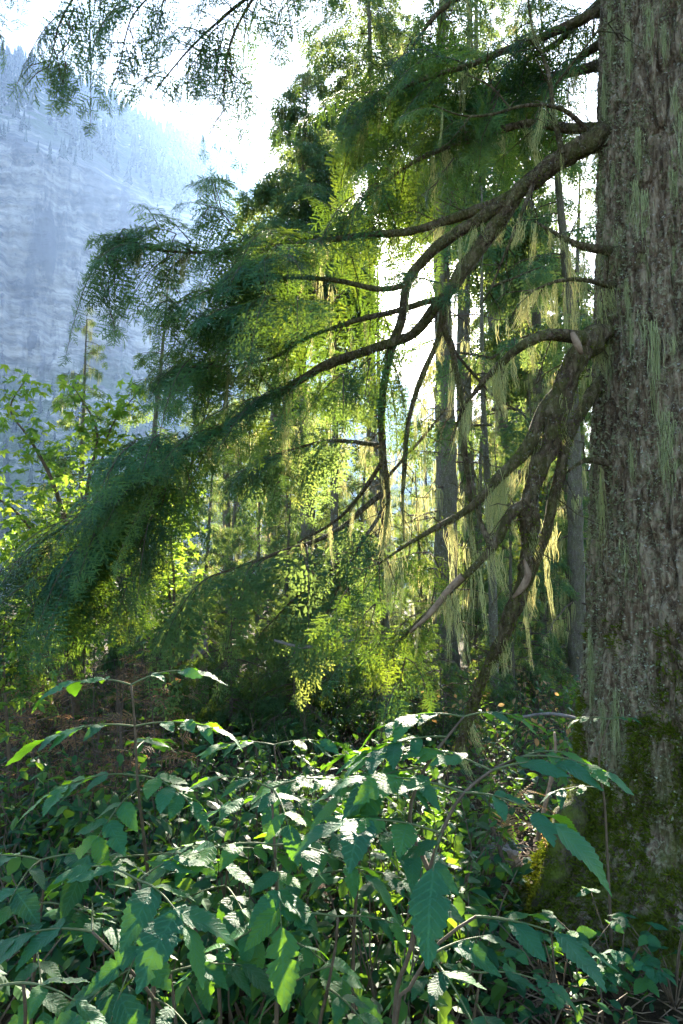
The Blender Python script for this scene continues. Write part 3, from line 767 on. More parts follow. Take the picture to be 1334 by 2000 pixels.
for rows, lc in (([(1200, 560, 3.95, .02), (1140, 548, 3.85, .013), (1085, 550, 3.8, .010), (1025, 575, 3.8, .004)], 14),
                 ([(1195, 492, 4.0, .03), (1130, 478, 3.9, .02), (1090, 458, 3.9, .013), (1045, 432, 4.0, .005)], 9),
                 ([(1190, 905, 3.8, .022), (1140, 900, 3.75, .013), (1105, 925, 3.75, .006)], 2),
                 ([(1170, 275, 4.2, .02), (1100, 215, 4.1, .012), (1030, 205, 4.0, .010), (960, 225, 4.0, .008), (900, 225, 4.0, .006), (845, 205, 4.0, .003)], 2),
                 ([(1100, 300, 4.2, .02), (1080, 220, 4.2, .016), (1070, 140, 4.2, .012), (1040, 60, 4.2, .008), (1030, -20, 4.2, .006)], 3),
                 ([(1085, 165, 4.1, .007), (1130, 110, 4.0, .006), (1170, 60, 3.9, .005), (1205, 35, 3.9, .003)], 0),
                 ([(1045, 350, 4.3, .018), (1015, 430, 4.2, .012), (985, 500, 4.2, .008), (955, 570, 4.2, .005), (935, 600, 4.2, .003)], 2),
                 ([(995, 210, 4.0, .006), (960, 170, 4.0, .005), (910, 145, 4.0, .003)], 0),
                 ([(890, 690, 4.5, .012), (960, 770, 4.6, .008), (1010, 800, 4.7, .004)], 1),
                 ([(748, 900, 4.7, .016), (700, 970, 4.9, .014), (650, 1020, 5.2, .012), (580, 1060, 5.5, .008)], 5),
                 ([(758, 930, 4.7, .012), (820, 860, 4.8, .010), (870, 800, 4.9, .005)], 3)):
    limb(rows, name='side_branch', lich=lc, lump=.25, sides=8)
bk = K(droop=.65, hang=.5, step=.15, scl=.9)
foliage(B5, [(P3((880, 1075, 4.0), (800, 1085, 4.2), (730, 1110, 4.3), (670, 1160, 4.4), (640, 1230, 4.4)), .30, bk),
             (P3((850, 1180, 3.9), (800, 1210, 4.1), (740, 1250, 4.3), (700, 1310, 4.4)), .26, bk),
             (P3((870, 1090, 4.0), (850, 1140, 4.2), (838, 1230, 4.3)), .18, bk),
             (P3((810, 1220, 3.85), (790, 1290, 4.0), (775, 1370, 4.0)), .18, bk),
             (P3((760, 1110, 4.2), (730, 1190, 4.0), (715, 1270, 4.0)), .2, bk)], BASE)

print('big tree sprays', NLEAF, 'tris', TRIS)
# ================================================================== OTHER CONIFERS
def conifer(seed, H, Rw, z0, r0, nb, tm=FAR, scl=1., step=.2, sub=.22, leafm='needle_far', dead=8, lich=220, lean=.02, sparse=1., hangv=.45):
    """trunk, crown, dead branch and lichen meshes of one conifer standing at the origin"""
    rg = np.random.default_rng(seed)
    z = np.linspace(-.4, H, 46)
    cx_ = lean * z + .12 * np.sin(z * .35 + seed); cy_ = .10 * np.sin(z * .28 + seed * 2)
    fl = 1 + .5 * np.exp(-np.clip(z, 0, 99) / .35)
    rad = r0 * np.clip(1 - z / H, .015, 1) ** .85 * fl
    ax = np.stack([cx_ - cx_[2], cy_ - cy_[2], z], 1)
    tb = MB(); tube(tb, smoothpath(ax, .22), np.interp(np.arange(len(smoothpath(ax, .22))), np.linspace(0, len(smoothpath(ax, .22)) - 1, 46), rad), 14, 0, 0, .22, seed)
    lm = MB(); ins = Inst(); ll = []
    for k in range(nb):
        f = (k + rg.uniform(0, 1)) / nb
        zb = z0 + (H - z0) * f ** .9 * .985
        L = Rw * ((1 - f) ** .75 * .95 + .06) * rg.uniform(.6, 1.15) * min(1, .55 + f * 4)
        a = rg.uniform(0, 2 * np.pi)
        p0 = np.array([np.interp(zb, z, ax[:, 0]), np.interp(zb, z, ax[:, 1]), zb])
        d = np.array([math.cos(a), math.sin(a), 0])
        s = np.linspace(0, 1, 6)[:, None]
        rise = .22 * (f - .35)
        path = p0 + d * L * s + ZV * (L * rise * s * 1.2 - L * (.42 - .25 * f) * s ** 2) + rg.normal(0, .02, (6, 3)) * L * s
        tube(lm, path, np.linspace(max(.012, r0 * .11 * (1 - f * .6)), .004, 6), 4, 1, 0)
        bough(rg, path, L * .40 + .12, ins, lm, step=step, droop=.55, sub=sub, scl=scl * (.35 + .65 * (1 - f)), start=.12, hang=hangv, woodm=1, r0=.007)
        ll.append(path)
    if sparse < 1:
        keep = rg.random(len(ins.p)) < sparse
        for nm in ('p', 'x', 'z', 's', 't'):
            setattr(ins, nm, [q for q, kk in zip(getattr(ins, nm), keep) if kk])
    ins.flush(lm, tm, rg)
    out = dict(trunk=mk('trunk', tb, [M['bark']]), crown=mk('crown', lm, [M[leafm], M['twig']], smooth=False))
    dl = []
    for k in range(dead):
        zb = rg.uniform(1.2, max(2.5, min(z0, 8))); a = rg.uniform(0, 6.28); L = rg.uniform(.6, 2.3)
        p0 = np.array([np.interp(zb, z, ax[:, 0]), np.interp(zb, z, ax[:, 1]), zb]); d = np.array([math.cos(a), math.sin(a), rg.uniform(-.25, .2)])
        s = np.linspace(0, 1, 8)[:, None]
        path = p0 + d * L * s - ZV * .25 * L * s ** 2 + rg.normal(0, .03, (8, 3)) * s
        b_ = MB(); tube(b_, path, np.linspace(.024, .004, 8), 5, 0)
        for q in range(4):
            j = rg.integers(2, 7); dd = unit(d + rg.normal(0, .6, 3)); tube(b_, np.stack([path[j], path[j] + dd * .15, path[j] + dd * .32 - ZV * .05]), [.008, .006, .002], 3, 0)
        dl.append(mk('dead_branch', b_, [M['twig']])); ll.append(path); ll.append(path)
    out['dead'] = dl
    if lich:
        lb = MB()
        for k in range(lich):
            path = ll[rg.integers(0, int(len(ll) * .75))] if rg.random() < .6 else ll[-1 - rg.integers(0, min(len(ll), 2 * dead + 8))]
            q = path[rg.integers(1, len(path))] + rg.normal(0, .03, 3)
            for e in range(5):
                L = rg.uniform(.1, .55); off = rg.normal(0, .03, 3); sd_ = unit(np.r_[rg.normal(0, 1, 2), 0]) * rg.uniform(.004, .010)
                p1 = q + off; p2 = p1 - ZV * L * .5 + rg.normal(0, .015, 3); p3 = p1 - ZV * L + rg.normal(0, .02, 3)
                lb.add(np.array([p1 - sd_, p1 + sd_, p2 + sd_ * .7, p2 - sd_ * .7, p3]), [(0, 1, 2), (0, 2, 3), (3, 2, 4)], 0, (0, 0, rg.random()))
        out['lichen'] = mk('lichen', lb, [M['lichen']])
    return out

def plant_tree(v, loc, label, name='conifer_tree', cat='tree', group=None, rz=0., s=1., detail=True):
    e = empty(name, loc, label, cat, group, rz, s)
    obj('trunk', v['trunk'], e)
    tag(obj('crown', v['crown'], e), kind='stuff')
    if detail:
        for d in v['dead']: obj('dead_branch', d, e)
        if 'lichen' in v: tag(obj('lichen', v['lichen'], e), kind='stuff')
    return e

def gpt(px, d):
    """ground point below photo column px, d metres deep"""
    x = (px - 667) / FPX * d; y = d * math.cos(PITCH) + .2
    return np.array([x, y, float(gh(x, y))])

VA = conifer(101, 20, 2.3, 9.0, .27, 34, dead=26, lich=520)
VB = conifer(102, 17, 1.9, 7.5, .20, 30, dead=22, lich=420)
VC = conifer(103, 23, 2.5, 11.0, .24, 44, dead=9, lich=320, sparse=.85)
VF = conifer(106, 27, 3.0, 13.5, .21, 80, scl=1.2, dead=14, lich=420)
VE = conifer(105, 16, 2.2, 9.0, .24, 110, dead=9, lich=420, step=.2, sub=.2, scl=1.35)
VD = conifer(104, 12, 1.7, 1.6, .14, 40, dead=6, lich=160)
print('conifers tris', TRIS, [len(v_['crown'].polygons) for v_ in (VA, VB, VC, VD, VE)])
# (variant, px, depth, scale, rotation, label)
for v, px, d, s, rz, lab in (
    (VA, 866, 11.8, .85, .3, 'stout lichen-draped conifer trunk in the middle, behind the hanging bare branches'),
    (VB, 1124, 11.6, .8, 1.9, 'slim dark conifer trunk just beside the massive furrowed trunk'),
    (VE, 612, 16.0, .93, 4.0, 'tall conifer with bare grey trunk whose pointed top shows in the misty sun'),
    (VF, 747, 20.0, 1.0, 2.2, 'tall conifer with lichen-hung branches reaching the top edge of the photo'),
    (VC, 985, 17.5, .95, 2.8, 'conifer trunk standing between the stout lichen-draped trunk and the crooked limb'),
    (VB, 1064, 15.5, .95, 3.3, 'conifer trunk framed by the crooked mossy limb and the slim dark trunk'),
    (VD, 1040, 16.5, .9, 5.1, 'thin young conifer close beside the trunk framed by the crooked limb'),
    (VD, 276, 9.2, .55, .2, 'thin dark conifer behind the hanging bough and the reddish brush'),
    (VD, 152, 11.5, .58, 2.6, 'small hemlock top rising above the yellow-green maple'),
    (VB, 655, 15.0, .62, 3.9, 'thin bare trunk just right of the grey trunk with pointed top'),
    (VC, 925, 16.5, 1.0, .5, 'straight trunk close to the right of the stout lichen-draped one'),
    (VC, 1018, 21.0, .8, 4.1, 'hazy straight trunk seen under the fork of the crooked limb'),
    (VB, 1150, 19.0, .9, 5.6, 'hazy trunk peeking out right beside the massive furrowed trunk'),
    (VA, 525, 25.0, .85, 1.1, 'pale grey conifer trunk seen far back through the boughs'),
    (VA, 440, 21.0, .62, 5.5, 'shorter conifer behind the long drooping bough'),
):
    plant_tree(v, gpt(px, d), lab, rz=rz, s=s)
for px, d, s, rz, lab in ((700, 12.5, .40, .4, 'low bright hemlock behind the hanging bare branches'), (505, 13.5, .42, 2.0, 'low layered hemlock left of the bare grey trunk'),
                          (990, 13.0, .42, 3.0, 'low hemlock between the stout trunk and the crooked limb'), (1085, 18.0, .5, 1.0, 'low hemlock behind the slim dark trunk'),
                          (820, 15.5, .42, 4.4, 'low hemlock standing straight below the sun'), (590, 19.0, .5, 5.0, 'low hazy hemlock behind the bare grey trunk'), (400, 12.5, .40, 5.9, 'low hemlock behind the broken stump'),
                          (1000, 9.5, .30, 1.3, 'small feathery hemlock between the crooked limb and the stout trunk'), (1060, 12.0, .5, 2.2, 'hemlock with layered tiers behind the crooked mossy limb'), (940, 15.0, .62, .9, 'hemlock with layered tiers just right of the stout trunk'), (1110, 15.0, .65, 4.9, 'hemlock filling the gap beside the massive trunk'), (660, 16.0, .50, 3.6, 'hemlock with layered tiers in the middle distance below the long bough'), (760, 10.5, .30, 5.2, 'small feathery hemlock under the hanging bare branches'), (560, 11.0, .33, 1.5, 'small feathery hemlock behind the silvery curved branch'), (450, 16.0, .5, .7, 'hemlock behind the smaller bright green maple'),
                          (640, 20.0, .75, 3.1, 'hazy layered hemlock between the grey trunk and the hanging bare branches'), (560, 23.0, .72, 1.9, 'hazy layered hemlock left of the grey trunk'), (705, 25.0, .75, .4, 'hazy layered hemlock left of the sun'),
                          (930, 20.0, .5, 2.4, 'low hazy hemlock right behind the stout trunk')):
    plant_tree(VD, gpt(px, d), lab, 'young_hemlock', rz=rz, s=s)
rf = np.random.default_rng(55)
for k in range(34):
    d = rf.uniform(22, 60); px = rf.uniform(430, 1220)
    H = (20, 17, 23, 12)[k % 4]; el = math.tan(R(rf.uniform(9, 19))) if 660 < px < 960 else math.tan(R(rf.uniform(14, 28) if px < 700 else rf.uniform(26, 42)))
    s = min(1.5, d * el / H)
    plant_tree((VA, VB, VC, VD)[k % 4], gpt(px, d), 'hazy conifer deep in the forest behind the nearer trunks', group='conifers deep in the forest', rz=rf.uniform(0, 6.28), s=s, detail=d < 45)

# broad dark trunk at the left, cut low by the boughs
mb = MB(); bt = gpt(235, 9.6)
zq = np.linspace(-.2, 3.0, 40); ax = np.stack([.03 * zq, .02 * zq, zq], 1)
tube(mb, ax, .19 * (1 - zq * .09) * (1 + .5 * np.exp(-np.clip(zq, 0, 9) / .3)), 16, 0, 0, .25, 8)
e = empty('dead_tree', bt, 'broad dark bare trunk behind the reddish brush', 'tree'); obj('trunk', mk('trunk', mb, [M['bark']]), e)
# broken stump with splintered planks
bs = gpt(386, 8.6); e = empty('broken_stump', bs, 'reddish broken stump with grey splinters below the drooping bough', 'stump')
mb = MB(); zq = np.linspace(-.2, 1.62, 20); tube(mb, np.stack([.02 * np.sin(zq * 3), 0 * zq, zq], 1), .15 - .03 * zq, 14, 0, 0, .5, 3)
a = np.linspace(0, 6.28, 9, endpoint=False)
for q in a:
    h = rng.uniform(.06, .3); p = np.array([math.cos(q) * .075, math.sin(q) * .075, 1.58]); mb.add(np.array([p + [.025, 0, 0], p - [.02, .015, 0], p + [0, .025, 0], p + [0, 0, h]]), [(0, 1, 3), (1, 2, 3), (2, 0, 3)])
obj('trunk', mk('trunk', mb, [M['deadwood']], smooth=False), e)
for (x0, z0, x1, z1) in ((-.18, 1.25, .03, 1.6), (-.06, .82, .16, 1.18), (-.02, 1.2, .03, 1.45)):
    mb = MB(); tube(mb, np.array([(x0, -.17, z0), ((x0 + x1) / 2 + .01, -.19, (z0 + z1) / 2), (x1, -.16, z1)]), [.03, .05, .018], 5, 0, 0, .3, 5)
    obj('splinter', mk('splinter', mb, [M['greywood']], smooth=False), e)

# mid-ground hemlock boughs with hanging lichen (belong to the conifer with the grey trunk and the stout one)
def free_bough(rows, label, base_px, base_d, fol, lich, r=.13, H=4.5):
    """a leaning young hemlock: its own stem and boughs"""
    base = gpt(base_px, base_d)
    e = empty('young_hemlock', base, label, 'tree')
    mb = MB(); zq = np.linspace(-.2, H, 30); tube(mb, np.stack([.03 * np.sin(zq), 0 * zq, zq], 1), r * (1 - zq / H * .85), 10, 0, 0, .2, 4)
    obj('trunk', mk('trunk', mb, [M['bark']]), e)
    for row, wd in zip(rows, fol):
        o, Pl, rad = limb(row, name='branch', parent=e, base=base, lich=lich, lump=.2, sides=8)
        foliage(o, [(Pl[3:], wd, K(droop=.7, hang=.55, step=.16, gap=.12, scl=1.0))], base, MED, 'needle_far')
free_bough([[(745, 965, 7.0, .03), (660, 1035, 6.8, .024), (560, 1075, 6.6, .018), (470, 1105, 6.5, .012), (390, 1140, 6.4, .008), (335, 1200, 6.4, .004)],
            [(740, 1040, 7.0, .026), (650, 1110, 6.8, .02), (580, 1165, 6.6, .012), (520, 1225, 6.6, .005)],
            [(745, 870, 7.0, .026), (640, 860, 7.2, .018), (540, 890, 7.3, .012), (450, 930, 7.3, .005)],
            [(748, 780, 7.0, .024), (670, 760, 7.2, .018), (590, 790, 7.3, .010), (520, 850, 7.3, .004)],
            [(745, 1000, 7.0, .02), (690, 1090, 6.4, .016), (650, 1170, 6.2, .010), (620, 1250, 6.2, .004)]],
           'young hemlock whose pale lichen-fringed boughs sweep left across the middle', 748, 7.0, [.62, .55, .5, .45, .5], 9, r=.06, H=5.2)
free_bough([[(960, 830, 9.0, .02), (900, 830, 8.8, .014), (830, 820, 8.7, .008), (780, 840, 8.6, .004)],
            [(960, 700, 9.0, .02), (900, 690, 8.8, .014), (860, 700, 8.7, .006)],
            [(960, 700, 9.0, .02), (1020, 660, 8.8, .014), (1080, 640, 8.7, .006)],
            [(960, 560, 9.0, .02), (1010, 540, 8.8, .014), (1060, 520, 8.7, .006)],
            [(960, 800, 9.0, .02), (1010, 800, 8.8, .014), (1040, 830, 8.7, .006)]],
           'slender hemlock with flat green tiers beside the limb fork and sun', 960, 9.0, [.45, .4, .45, .4, .35], 4, r=.07, H=7.5)

# grey curved stick caught in the lower boughs
mb = MB(); W = smoothpath(wpath([(535, 1250, 6.0, .010), (560, 1258, 6.0, .013), (595, 1264, 6.0, .014), (640, 1260, 6.1, .012), (690, 1250, 6.2, .008)]), .05)
b0 = W[0, :3]; tube(mb, W[:, :3] - b0, W[:, 3], 7, 0, 0, .3, 6)
tag(obj('dead_branch', mk('dead_branch', mb, [M['greywood']]), None, b0), 'bare silvery curved branch hanging below the pale boughs', 'branch')

# ------------------------------------------------------------------ young saplings in the understorey
SA = conifer(201, 2.5, .95, .1, .03, 34, MED, .9, .13, .13, 'needle_sapling', 0, 0, 0, hangv=.3)
SB = conifer(202, 1.7, .85, .06, .022, 26, MED, .85, .13, .13, 'needle_sapling', 0, 0, 0, hangv=.3)
print('saplings tris', TRIS)
SAP = [(SA, 455, 7.6, .72), (SB, 520, 8.4, 1.0), (SA, 575, 7.2, .62), (SB, 640, 8.0, .95), (SA, 700, 8.6, .75), (SB, 765, 7.4, .9), (SA, 820, 8.8, .68), (SB, 860, 7.2, .75),
       (SA, 980, 11, .6), (SB, 1040, 10, .9), (SA, 350, 8.8, .7), (SB, 300, 7.6, .8), (SA, 410, 10, .8), (SB, 190, 9.5, 1.0), (SA, 60, 9.0, .75), (SA, 610, 10.5, .85), (SB, 930, 8.5, .7), (SA, 1095, 13, .6), (SB, 10, 7.5, .9)]
ORD = 'first second third fourth fifth sixth seventh eighth ninth tenth eleventh twelfth thirteenth fourteenth fifteenth sixteenth seventeenth eighteenth nineteenth'.split()
for k, (v, px, d, s) in enumerate(sorted(SAP, key=lambda q: q[1])):
    plant_tree(v, gpt(px, d), ORD[k] + ' dark conifer sapling from the left in the shaded understorey', 'sapling', 'sapling', 'conifer saplings in the understorey', rz=k * 1.7, s=s, detail=False)

# ------------------------------------------------------------------ vine maple on the left
def maple_leaf(rg, cupped):
    """five-lobed leaf, 1 m long template in XY, petiole at the origin"""
    tips = [(-1.9, .55), (-.95, .85), (0, 1.), (.95, .85), (1.9, .55)]
    V = [(0, 0, 0)]
    for k, (a, r) in enumerate(tips):
        for da, f in ((-.24, .62), (0, 1.), (.24, .62)):
            V.append((r * f * math.cos(a + da) + .12, r * f * math.sin(a + da), -.16 * r * f * cupped + rg.uniform(-.03, .03)))
        if k < 4:
            am = (a + tips[k + 1][0]) / 2; V.append((.38 * math.cos(am) + .12, .38 * math.sin(am), .03))
    n = len(V); F = [(0, q, q + 1) for q in range(1, n - 1)]
    return np.array(V) , F
rm = np.random.default_rng(64)
ML = []
for k in range(4):
    V, F = maple_leaf(rm, k * .6); mb = MB(); mb.add(V, F, 0, (0, 0, .2 + .22 * k)); ML.append(mk('leaf', mb, [M['maple']], smooth=False))
MT = []
for k in range(3):
    V, F = maple_leaf(rm, .5 + k * .5); MT.append((V, np.array(F), np.zeros(len(F), int)))
def maple(base, rows, label, nparts, per=26, size=.085, spread=.3):
    e = empty('vine_maple', base, label, 'tree')
    rest = Inst(); cnt = 0; cand = []
    for row in rows:
        W = smoothpath(wpath(row), .07); mb = MB(); tube(mb, W[:, :3] - base, W[:, 3], 7, 0, 0, .2, 2)
        br = obj('stem', mk('stem', mb, [M['stem']]), e)
        n = len(W)
        for q in range(int(n * .25), n):
            for _ in range(max(1, int(per * 7 / n))):
                p = W[q, :3] + rm.normal(0, spread, 3) * (1.05 - .75 * q / n) * np.array([1, 1, .7])
                cand.append((p, br))
    for p, br in cand:
        x = unit(np.r_[rm.normal(0, 1, 2), rm.uniform(-.9, .1)]); z = unit(ZV + rm.normal(0, .45, 3)); s = size * rm.uniform(.6, 1.25)
        if cnt < nparts and rm.random() < 300 / max(1, len(cand)) * 1.0:
            z_ = unit(z - x * np.dot(z, x)); y_ = np.cross(z_, x)
            o = obj('leaf', ML[rm.integers(0, 4)], br)
            o.matrix_basis = Matrix.Translation(p - base) @ Matrix(np.stack([x, y_, z_], 1).tolist()).to_4x4() @ Matrix.Scale(s, 4)
            cnt += 1
        else: rest.add(p - base, x, z, s)
    mb = MB(); rest.flush(mb, MT, rm, (0, 0))
    tag(obj('foliage', mk('foliage', mb, [M['maple']], smooth=False), e), kind='stuff')
mp = gpt(150, 6.6)
maple(mp, [[(150, 1390, 6.6, .03), (140, 1100, 6.5, .026), (110, 960, 6.4, .02), (60, 860, 6.3, .012), (20, 800, 6.3, .008), (50, 740, 6.3, .003)],
           [(150, 1390, 6.6, .03), (160, 1120, 6.5, .024), (170, 960, 6.5, .018), (190, 850, 6.5, .012), (160, 780, 6.5, .006), (140, 755, 6.5, .003)],
           [(150, 1390, 6.6, .03), (180, 1120, 6.6, .022), (190, 960, 6.6, .014), (215, 840, 6.6, .008), (270, 765, 6.6, .003)],
           [(150, 1390, 6.6, .03), (120, 1150, 6.4, .02), (50, 1020, 6.3, .014), (-20, 960, 6.2, .008), (-60, 900, 6.2, .003)],
           [(150, 1390, 6.6, .03), (110, 1200, 6.6, .02), (60, 1120, 6.7, .012), (20, 1060, 6.8, .005)]],
      'sunlit yellow-green vine maple left of the drooping boughs', 190, per=80, size=.085)
mp2 = gpt(345, 7.0)
maple(mp2, [[(335, 1330, 7.0, .02), (340, 1150, 7.0, .014), (335, 1040, 6.9, .008), (365, 960, 6.9, .003)],
            [(335, 1330, 7.0, .02), (330, 1140, 7.1, .012), (310, 1030, 7.1, .006), (325, 980, 7.1, .003)]],
      'smaller bright green maple between the hanging bough and the grey trunk', 70, per=60, size=.075, spread=.26)
mp3 = gpt(30, 4.6)
maple(mp3, [[(20, 1500, 4.6, .014), (10, 1350, 4.6, .010), (5, 1250, 4.6, .006), (15, 1190, 4.6, .003)]],
      'bright lime leaves at the left edge under the drooping bough', 30, per=16, size=.085, spread=.14)

# ------------------------------------------------------------------ undergrowth: uncountable small leaves
ru = np.random.default_rng(91)
def oval_tmpl(fold, k=4):
    s = np.linspace(0, 1, k); wv = np.sin(np.pi * s ** .8) * .32
    V = []; 
    for i_, (a, b_) in enumerate(zip(s, wv)):
        z = -.25 * a * a
        jag = .86 if i_ % 2 else 1.1
        V += [(a, b_ * jag, z + fold * b_), (a, 0, z), (a, -b_ * jag, z + fold * b_)]
    F = []
    for i_ in range(k - 1):
        o0 = i_ * 3
        for c0 in (0, 1):
            F += [(o0 + c0, o0 + c0 + 1, o0 + c0 + 3), (o0 + c0 + 1, o0 + c0 + 4, o0 + c0 + 3)]
    return np.array(V), np.array(F), np.zeros(len(F), int)
OV = [oval_tmpl(.1), oval_tmpl(.35), oval_tmpl(-.2)]
def shrub_cloud(n, region, hrange, lsize, leaves, keep, tm=OV):
    ins = Inst(); wm = MB()
    for k in range(n):
        x, y = region(); 
        if not keep(x, y): continue
        z0 = float(gh(x, y)); h = ru.uniform(*hrange)
        ns = ru.integers(2, 4)
        for s_ in range(ns):
            tip = np.array([x + ru.normal(0, .16), y + ru.normal(0, .16), z0 + h * ru.uniform(.6, 1.1)])
            b0_ = np.array([x, y, z0]); mid = (b0_ + tip) / 2 + ru.normal(0, .03, 3)
            tube(wm, np.stack([b0_, mid, tip]), [.005, .004, .002], 3, 1, ru.random())
            for q in range(leaves):
                f = ru.uniform(.35, 1.05); p = b0_ + (tip - b0_) * f + np.r_[ru.normal(0, .07, 2), ru.normal(0, .03)]
                a = ru.uniform(0, 6.28)
                ins.add(p, np.array([math.cos(a), math.sin(a), ru.uniform(-.7, .25)]), ZV + ru.normal(0, .3, 3), lsize * ru.uniform(.55, 1.3))
    return ins, wm
def reg(d0, d1, p0, p1):
    def f():
        d = math.sqrt(ru.uniform(d0 * d0, d1 * d1)); px = ru.uniform(p0, p1)
        return (px - 667) / FPX * d, d
    return f
def keep1(x, y):
    if math.hypot(x - BX, y - BY) < 1.15: return False
    px = 667 + x / y * FPX
    return not (940 < px < 1250 and 2.6 < y < 6.5)
def keep2(x, y): return math.hypot(x - BX, y - BY) > 1.0
mb = MB()
i1, w1 = shrub_cloud(430, reg(2.5, 5.2, -60, 960), (.2, .7), .085, 9, keep1)
i1.flush(mb, OV, ru, (0, 0)); 
i2, w2 = shrub_cloud(600, reg(5., 11, -60, 1160), (.15, .7), .075, 8, keep2)
i2.flush(mb, OV, ru, (0, 0))
i3, w3 = shrub_cloud(150, reg(2.5, 6.5, 900, 1300), (.04, .2), .055, 6, keep2)
i3.flush(mb, OV, ru, (0, 0))
for w_ in (w1, w2, w3):
    for V, S in zip(w_.V, w_.S): pass
    n0 = mb.n
    mb.V += w_.V; mb.S += w_.S; mb.n += w_.n
    for k_ in (3, 4):
        mb.F[k_] += [f + n0 for f in w_.F[k_]]; mb.M[k_] += w_.M[k_]
tag(obj('undergrowth', mk('undergrowth', mb, [M['under'], M['stem']], smooth=False)), 'dense tangle of small green leaves covering the forest floor', kind='stuff')

# reddish dry brush at the left
mb = MB(); ins = Inst()
for k in range(150):
    px = ru.uniform(-40, 330); d = ru.uniform(4.6, 7.6); x = (px - 667) / FPX * d; z0 = float(gh(x, d)); h = ru.uniform(.4, 1.3)
    b0_ = np.array([x, d, z0]); tip = b0_ + np.r_[ru.normal(0, .2, 2), h]
    path = np.stack([b0_, (b0_ + tip) / 2 + ru.normal(0, .05, 3), tip]); tube(mb, path, [.006, .005, .002], 3, 1)
    for q in range(7):
        p = b0_ + (tip - b0_) * ru.uniform(.3, 1); a = ru.uniform(0, 6.28); dd = np.array([math.cos(a), math.sin(a), ru.uniform(-.1, .4)])
        L = ru.uniform(.1, .3); tube(mb, np.stack([p, p + dd * L * .5, p + dd * L]), [.003, .0025, .001], 3, 1)
        if ru.random() < .38: ins.add(p + dd * L * .5, dd, ZV + ru.normal(0, .4, 3), ru.uniform(.4, .9))
        if ru.random() < .22: ins.add(p + dd * L, dd, ZV + ru.normal(0, .4, 3), ru.uniform(.4, .8))
ins.flush(mb, HEM, ru, (0, 1))
tag(obj('dry_brush', mk('dry_brush', mb, [M['needle_brown'], M['twig']], smooth=False)), 'tangled reddish-brown dry brush at the left edge', 'brush', kind='stuff')
# pale dry brush and orange leaves, right of the stout trunk
mb = MB(); ins = Inst()
for k in range(120):
    px = ru.uniform(820, 1150); d = ru.uniform(6.5, 11.5); x = (px - 667) / FPX * d; z0 = float(gh(x, d)); h = ru.uniform(.15, .75)
    b0_ = np.array([x, d, z0]); tip = b0_ + np.r_[ru.normal(0, .15, 2), h]; tube(mb, np.stack([b0_, (b0_ + tip) / 2, tip]), [.006, .005, .002], 3, 1)
    for q in range(8):
        p = b0_ + (tip - b0_) * ru.uniform(.2, 1) + ru.normal(0, .07, 3); ins.add(p, ru.normal(0, 1, 3), ZV + ru.normal(0, .4, 3), ru.uniform(.04, .09))
ins.flush(mb, OV, ru, (0, 0))
tag(obj('dry_shrubs', mk('dry_shrubs', mb, [leafmat('dryleaf', (.16, .13, .07), (.42, .28, .10), .45, .7, .2), M['twig']], smooth=False)), 'pale straw and orange dry shrubs on the sunlit floor', 'brush', kind='stuff')

# fallen needles, twigs and sticks: uncountable litter
mb = MB()
for k in range(1500):
    if k < 700: x = ru.uniform(.3, 1.6); y = ru.uniform(2.6, 6)
    else: d = ru.uniform(2.6, 12); x = (ru.uniform(0, 1300) - 667) / FPX * d; y = d
    if math.hypot(x - BX, y - BY) < .8: continue
    z = float(gh(x, y)) + .012; a = ru.uniform(0, 6.28); L = ru.uniform(.04, .3); dv = np.array([math.cos(a), math.sin(a), ru.uniform(-.05, .15)]) * L
    p = np.array([x, y, z]); tube(mb, np.stack([p, p + dv * .5 + ru.normal(0, .008, 3), p + dv]), np.array([1, .8, .4]) * ru.uniform(.002, .007), 4, 0)
tag(obj('twig_litter', mk('twig_litter', mb, [M['deadwood']])), 'fallen twigs and needles littering the floor', 'litter', kind='stuff')

def stick(rows, label, mat='twig', name='fallen_branch', cat='branch', sides=9, lump=.35):
    W = smoothpath(wpath(rows), .05); b0_ = W[0, :3].copy(); mb = MB(); tube(mb, W[:, :3] - b0_, W[:, 3], sides, 0, 0, lump, 4)
    o = obj(name, mk(name, mb, [M[mat]]), None, b0_); tag(o, label, cat); return o
stick([(850, 1712, 3.9, .055), (920, 1712, 3.95, .06), (985, 1702, 4.0, .052), (1010, 1696, 4.0, .04)], 'short scaly log lying behind the big hanging leaf', 'bark', 'fallen_log', 'log', 14)
stick([(1000, 1720, 3.9, .012), (1050, 1700, 3.9, .016), (1085, 1672, 3.9, .02), (1110, 1655, 3.9, .022)], 'pale curved root reaching out from the mossy trunk foot', 'greywood', 'root', 'root')
stick([(1010, 1402, 6.2, .010), (1070, 1394, 6.2, .013), (1130, 1404, 6.2, .012), (1160, 1420, 6.1, .008)], 'thin grey branch lying low beside the big trunk', 'greywood')
stick([(-20, 1608, 4.4, .010), (40, 1612, 4.4, .011), (90, 1620, 4.4, .007)], 'thin dark stick at the left edge under the dry brush', 'twig')
stick([(1050, 1640, 3.7, .012), (1068, 1560, 3.7, .011), (1085, 1480, 3.7, .009), (1083, 1430, 3.7, .006)], 'upright bare brown stem beside the mossy trunk foot', 'deadwood', 'bare_stem', 'stem')
stick([(985, 1690, 3.6, .010), (970, 1640, 3.6, .009), (955, 1600, 3.6, .005)], 'short leaning bare stick behind the serrated leaves', 'twig')
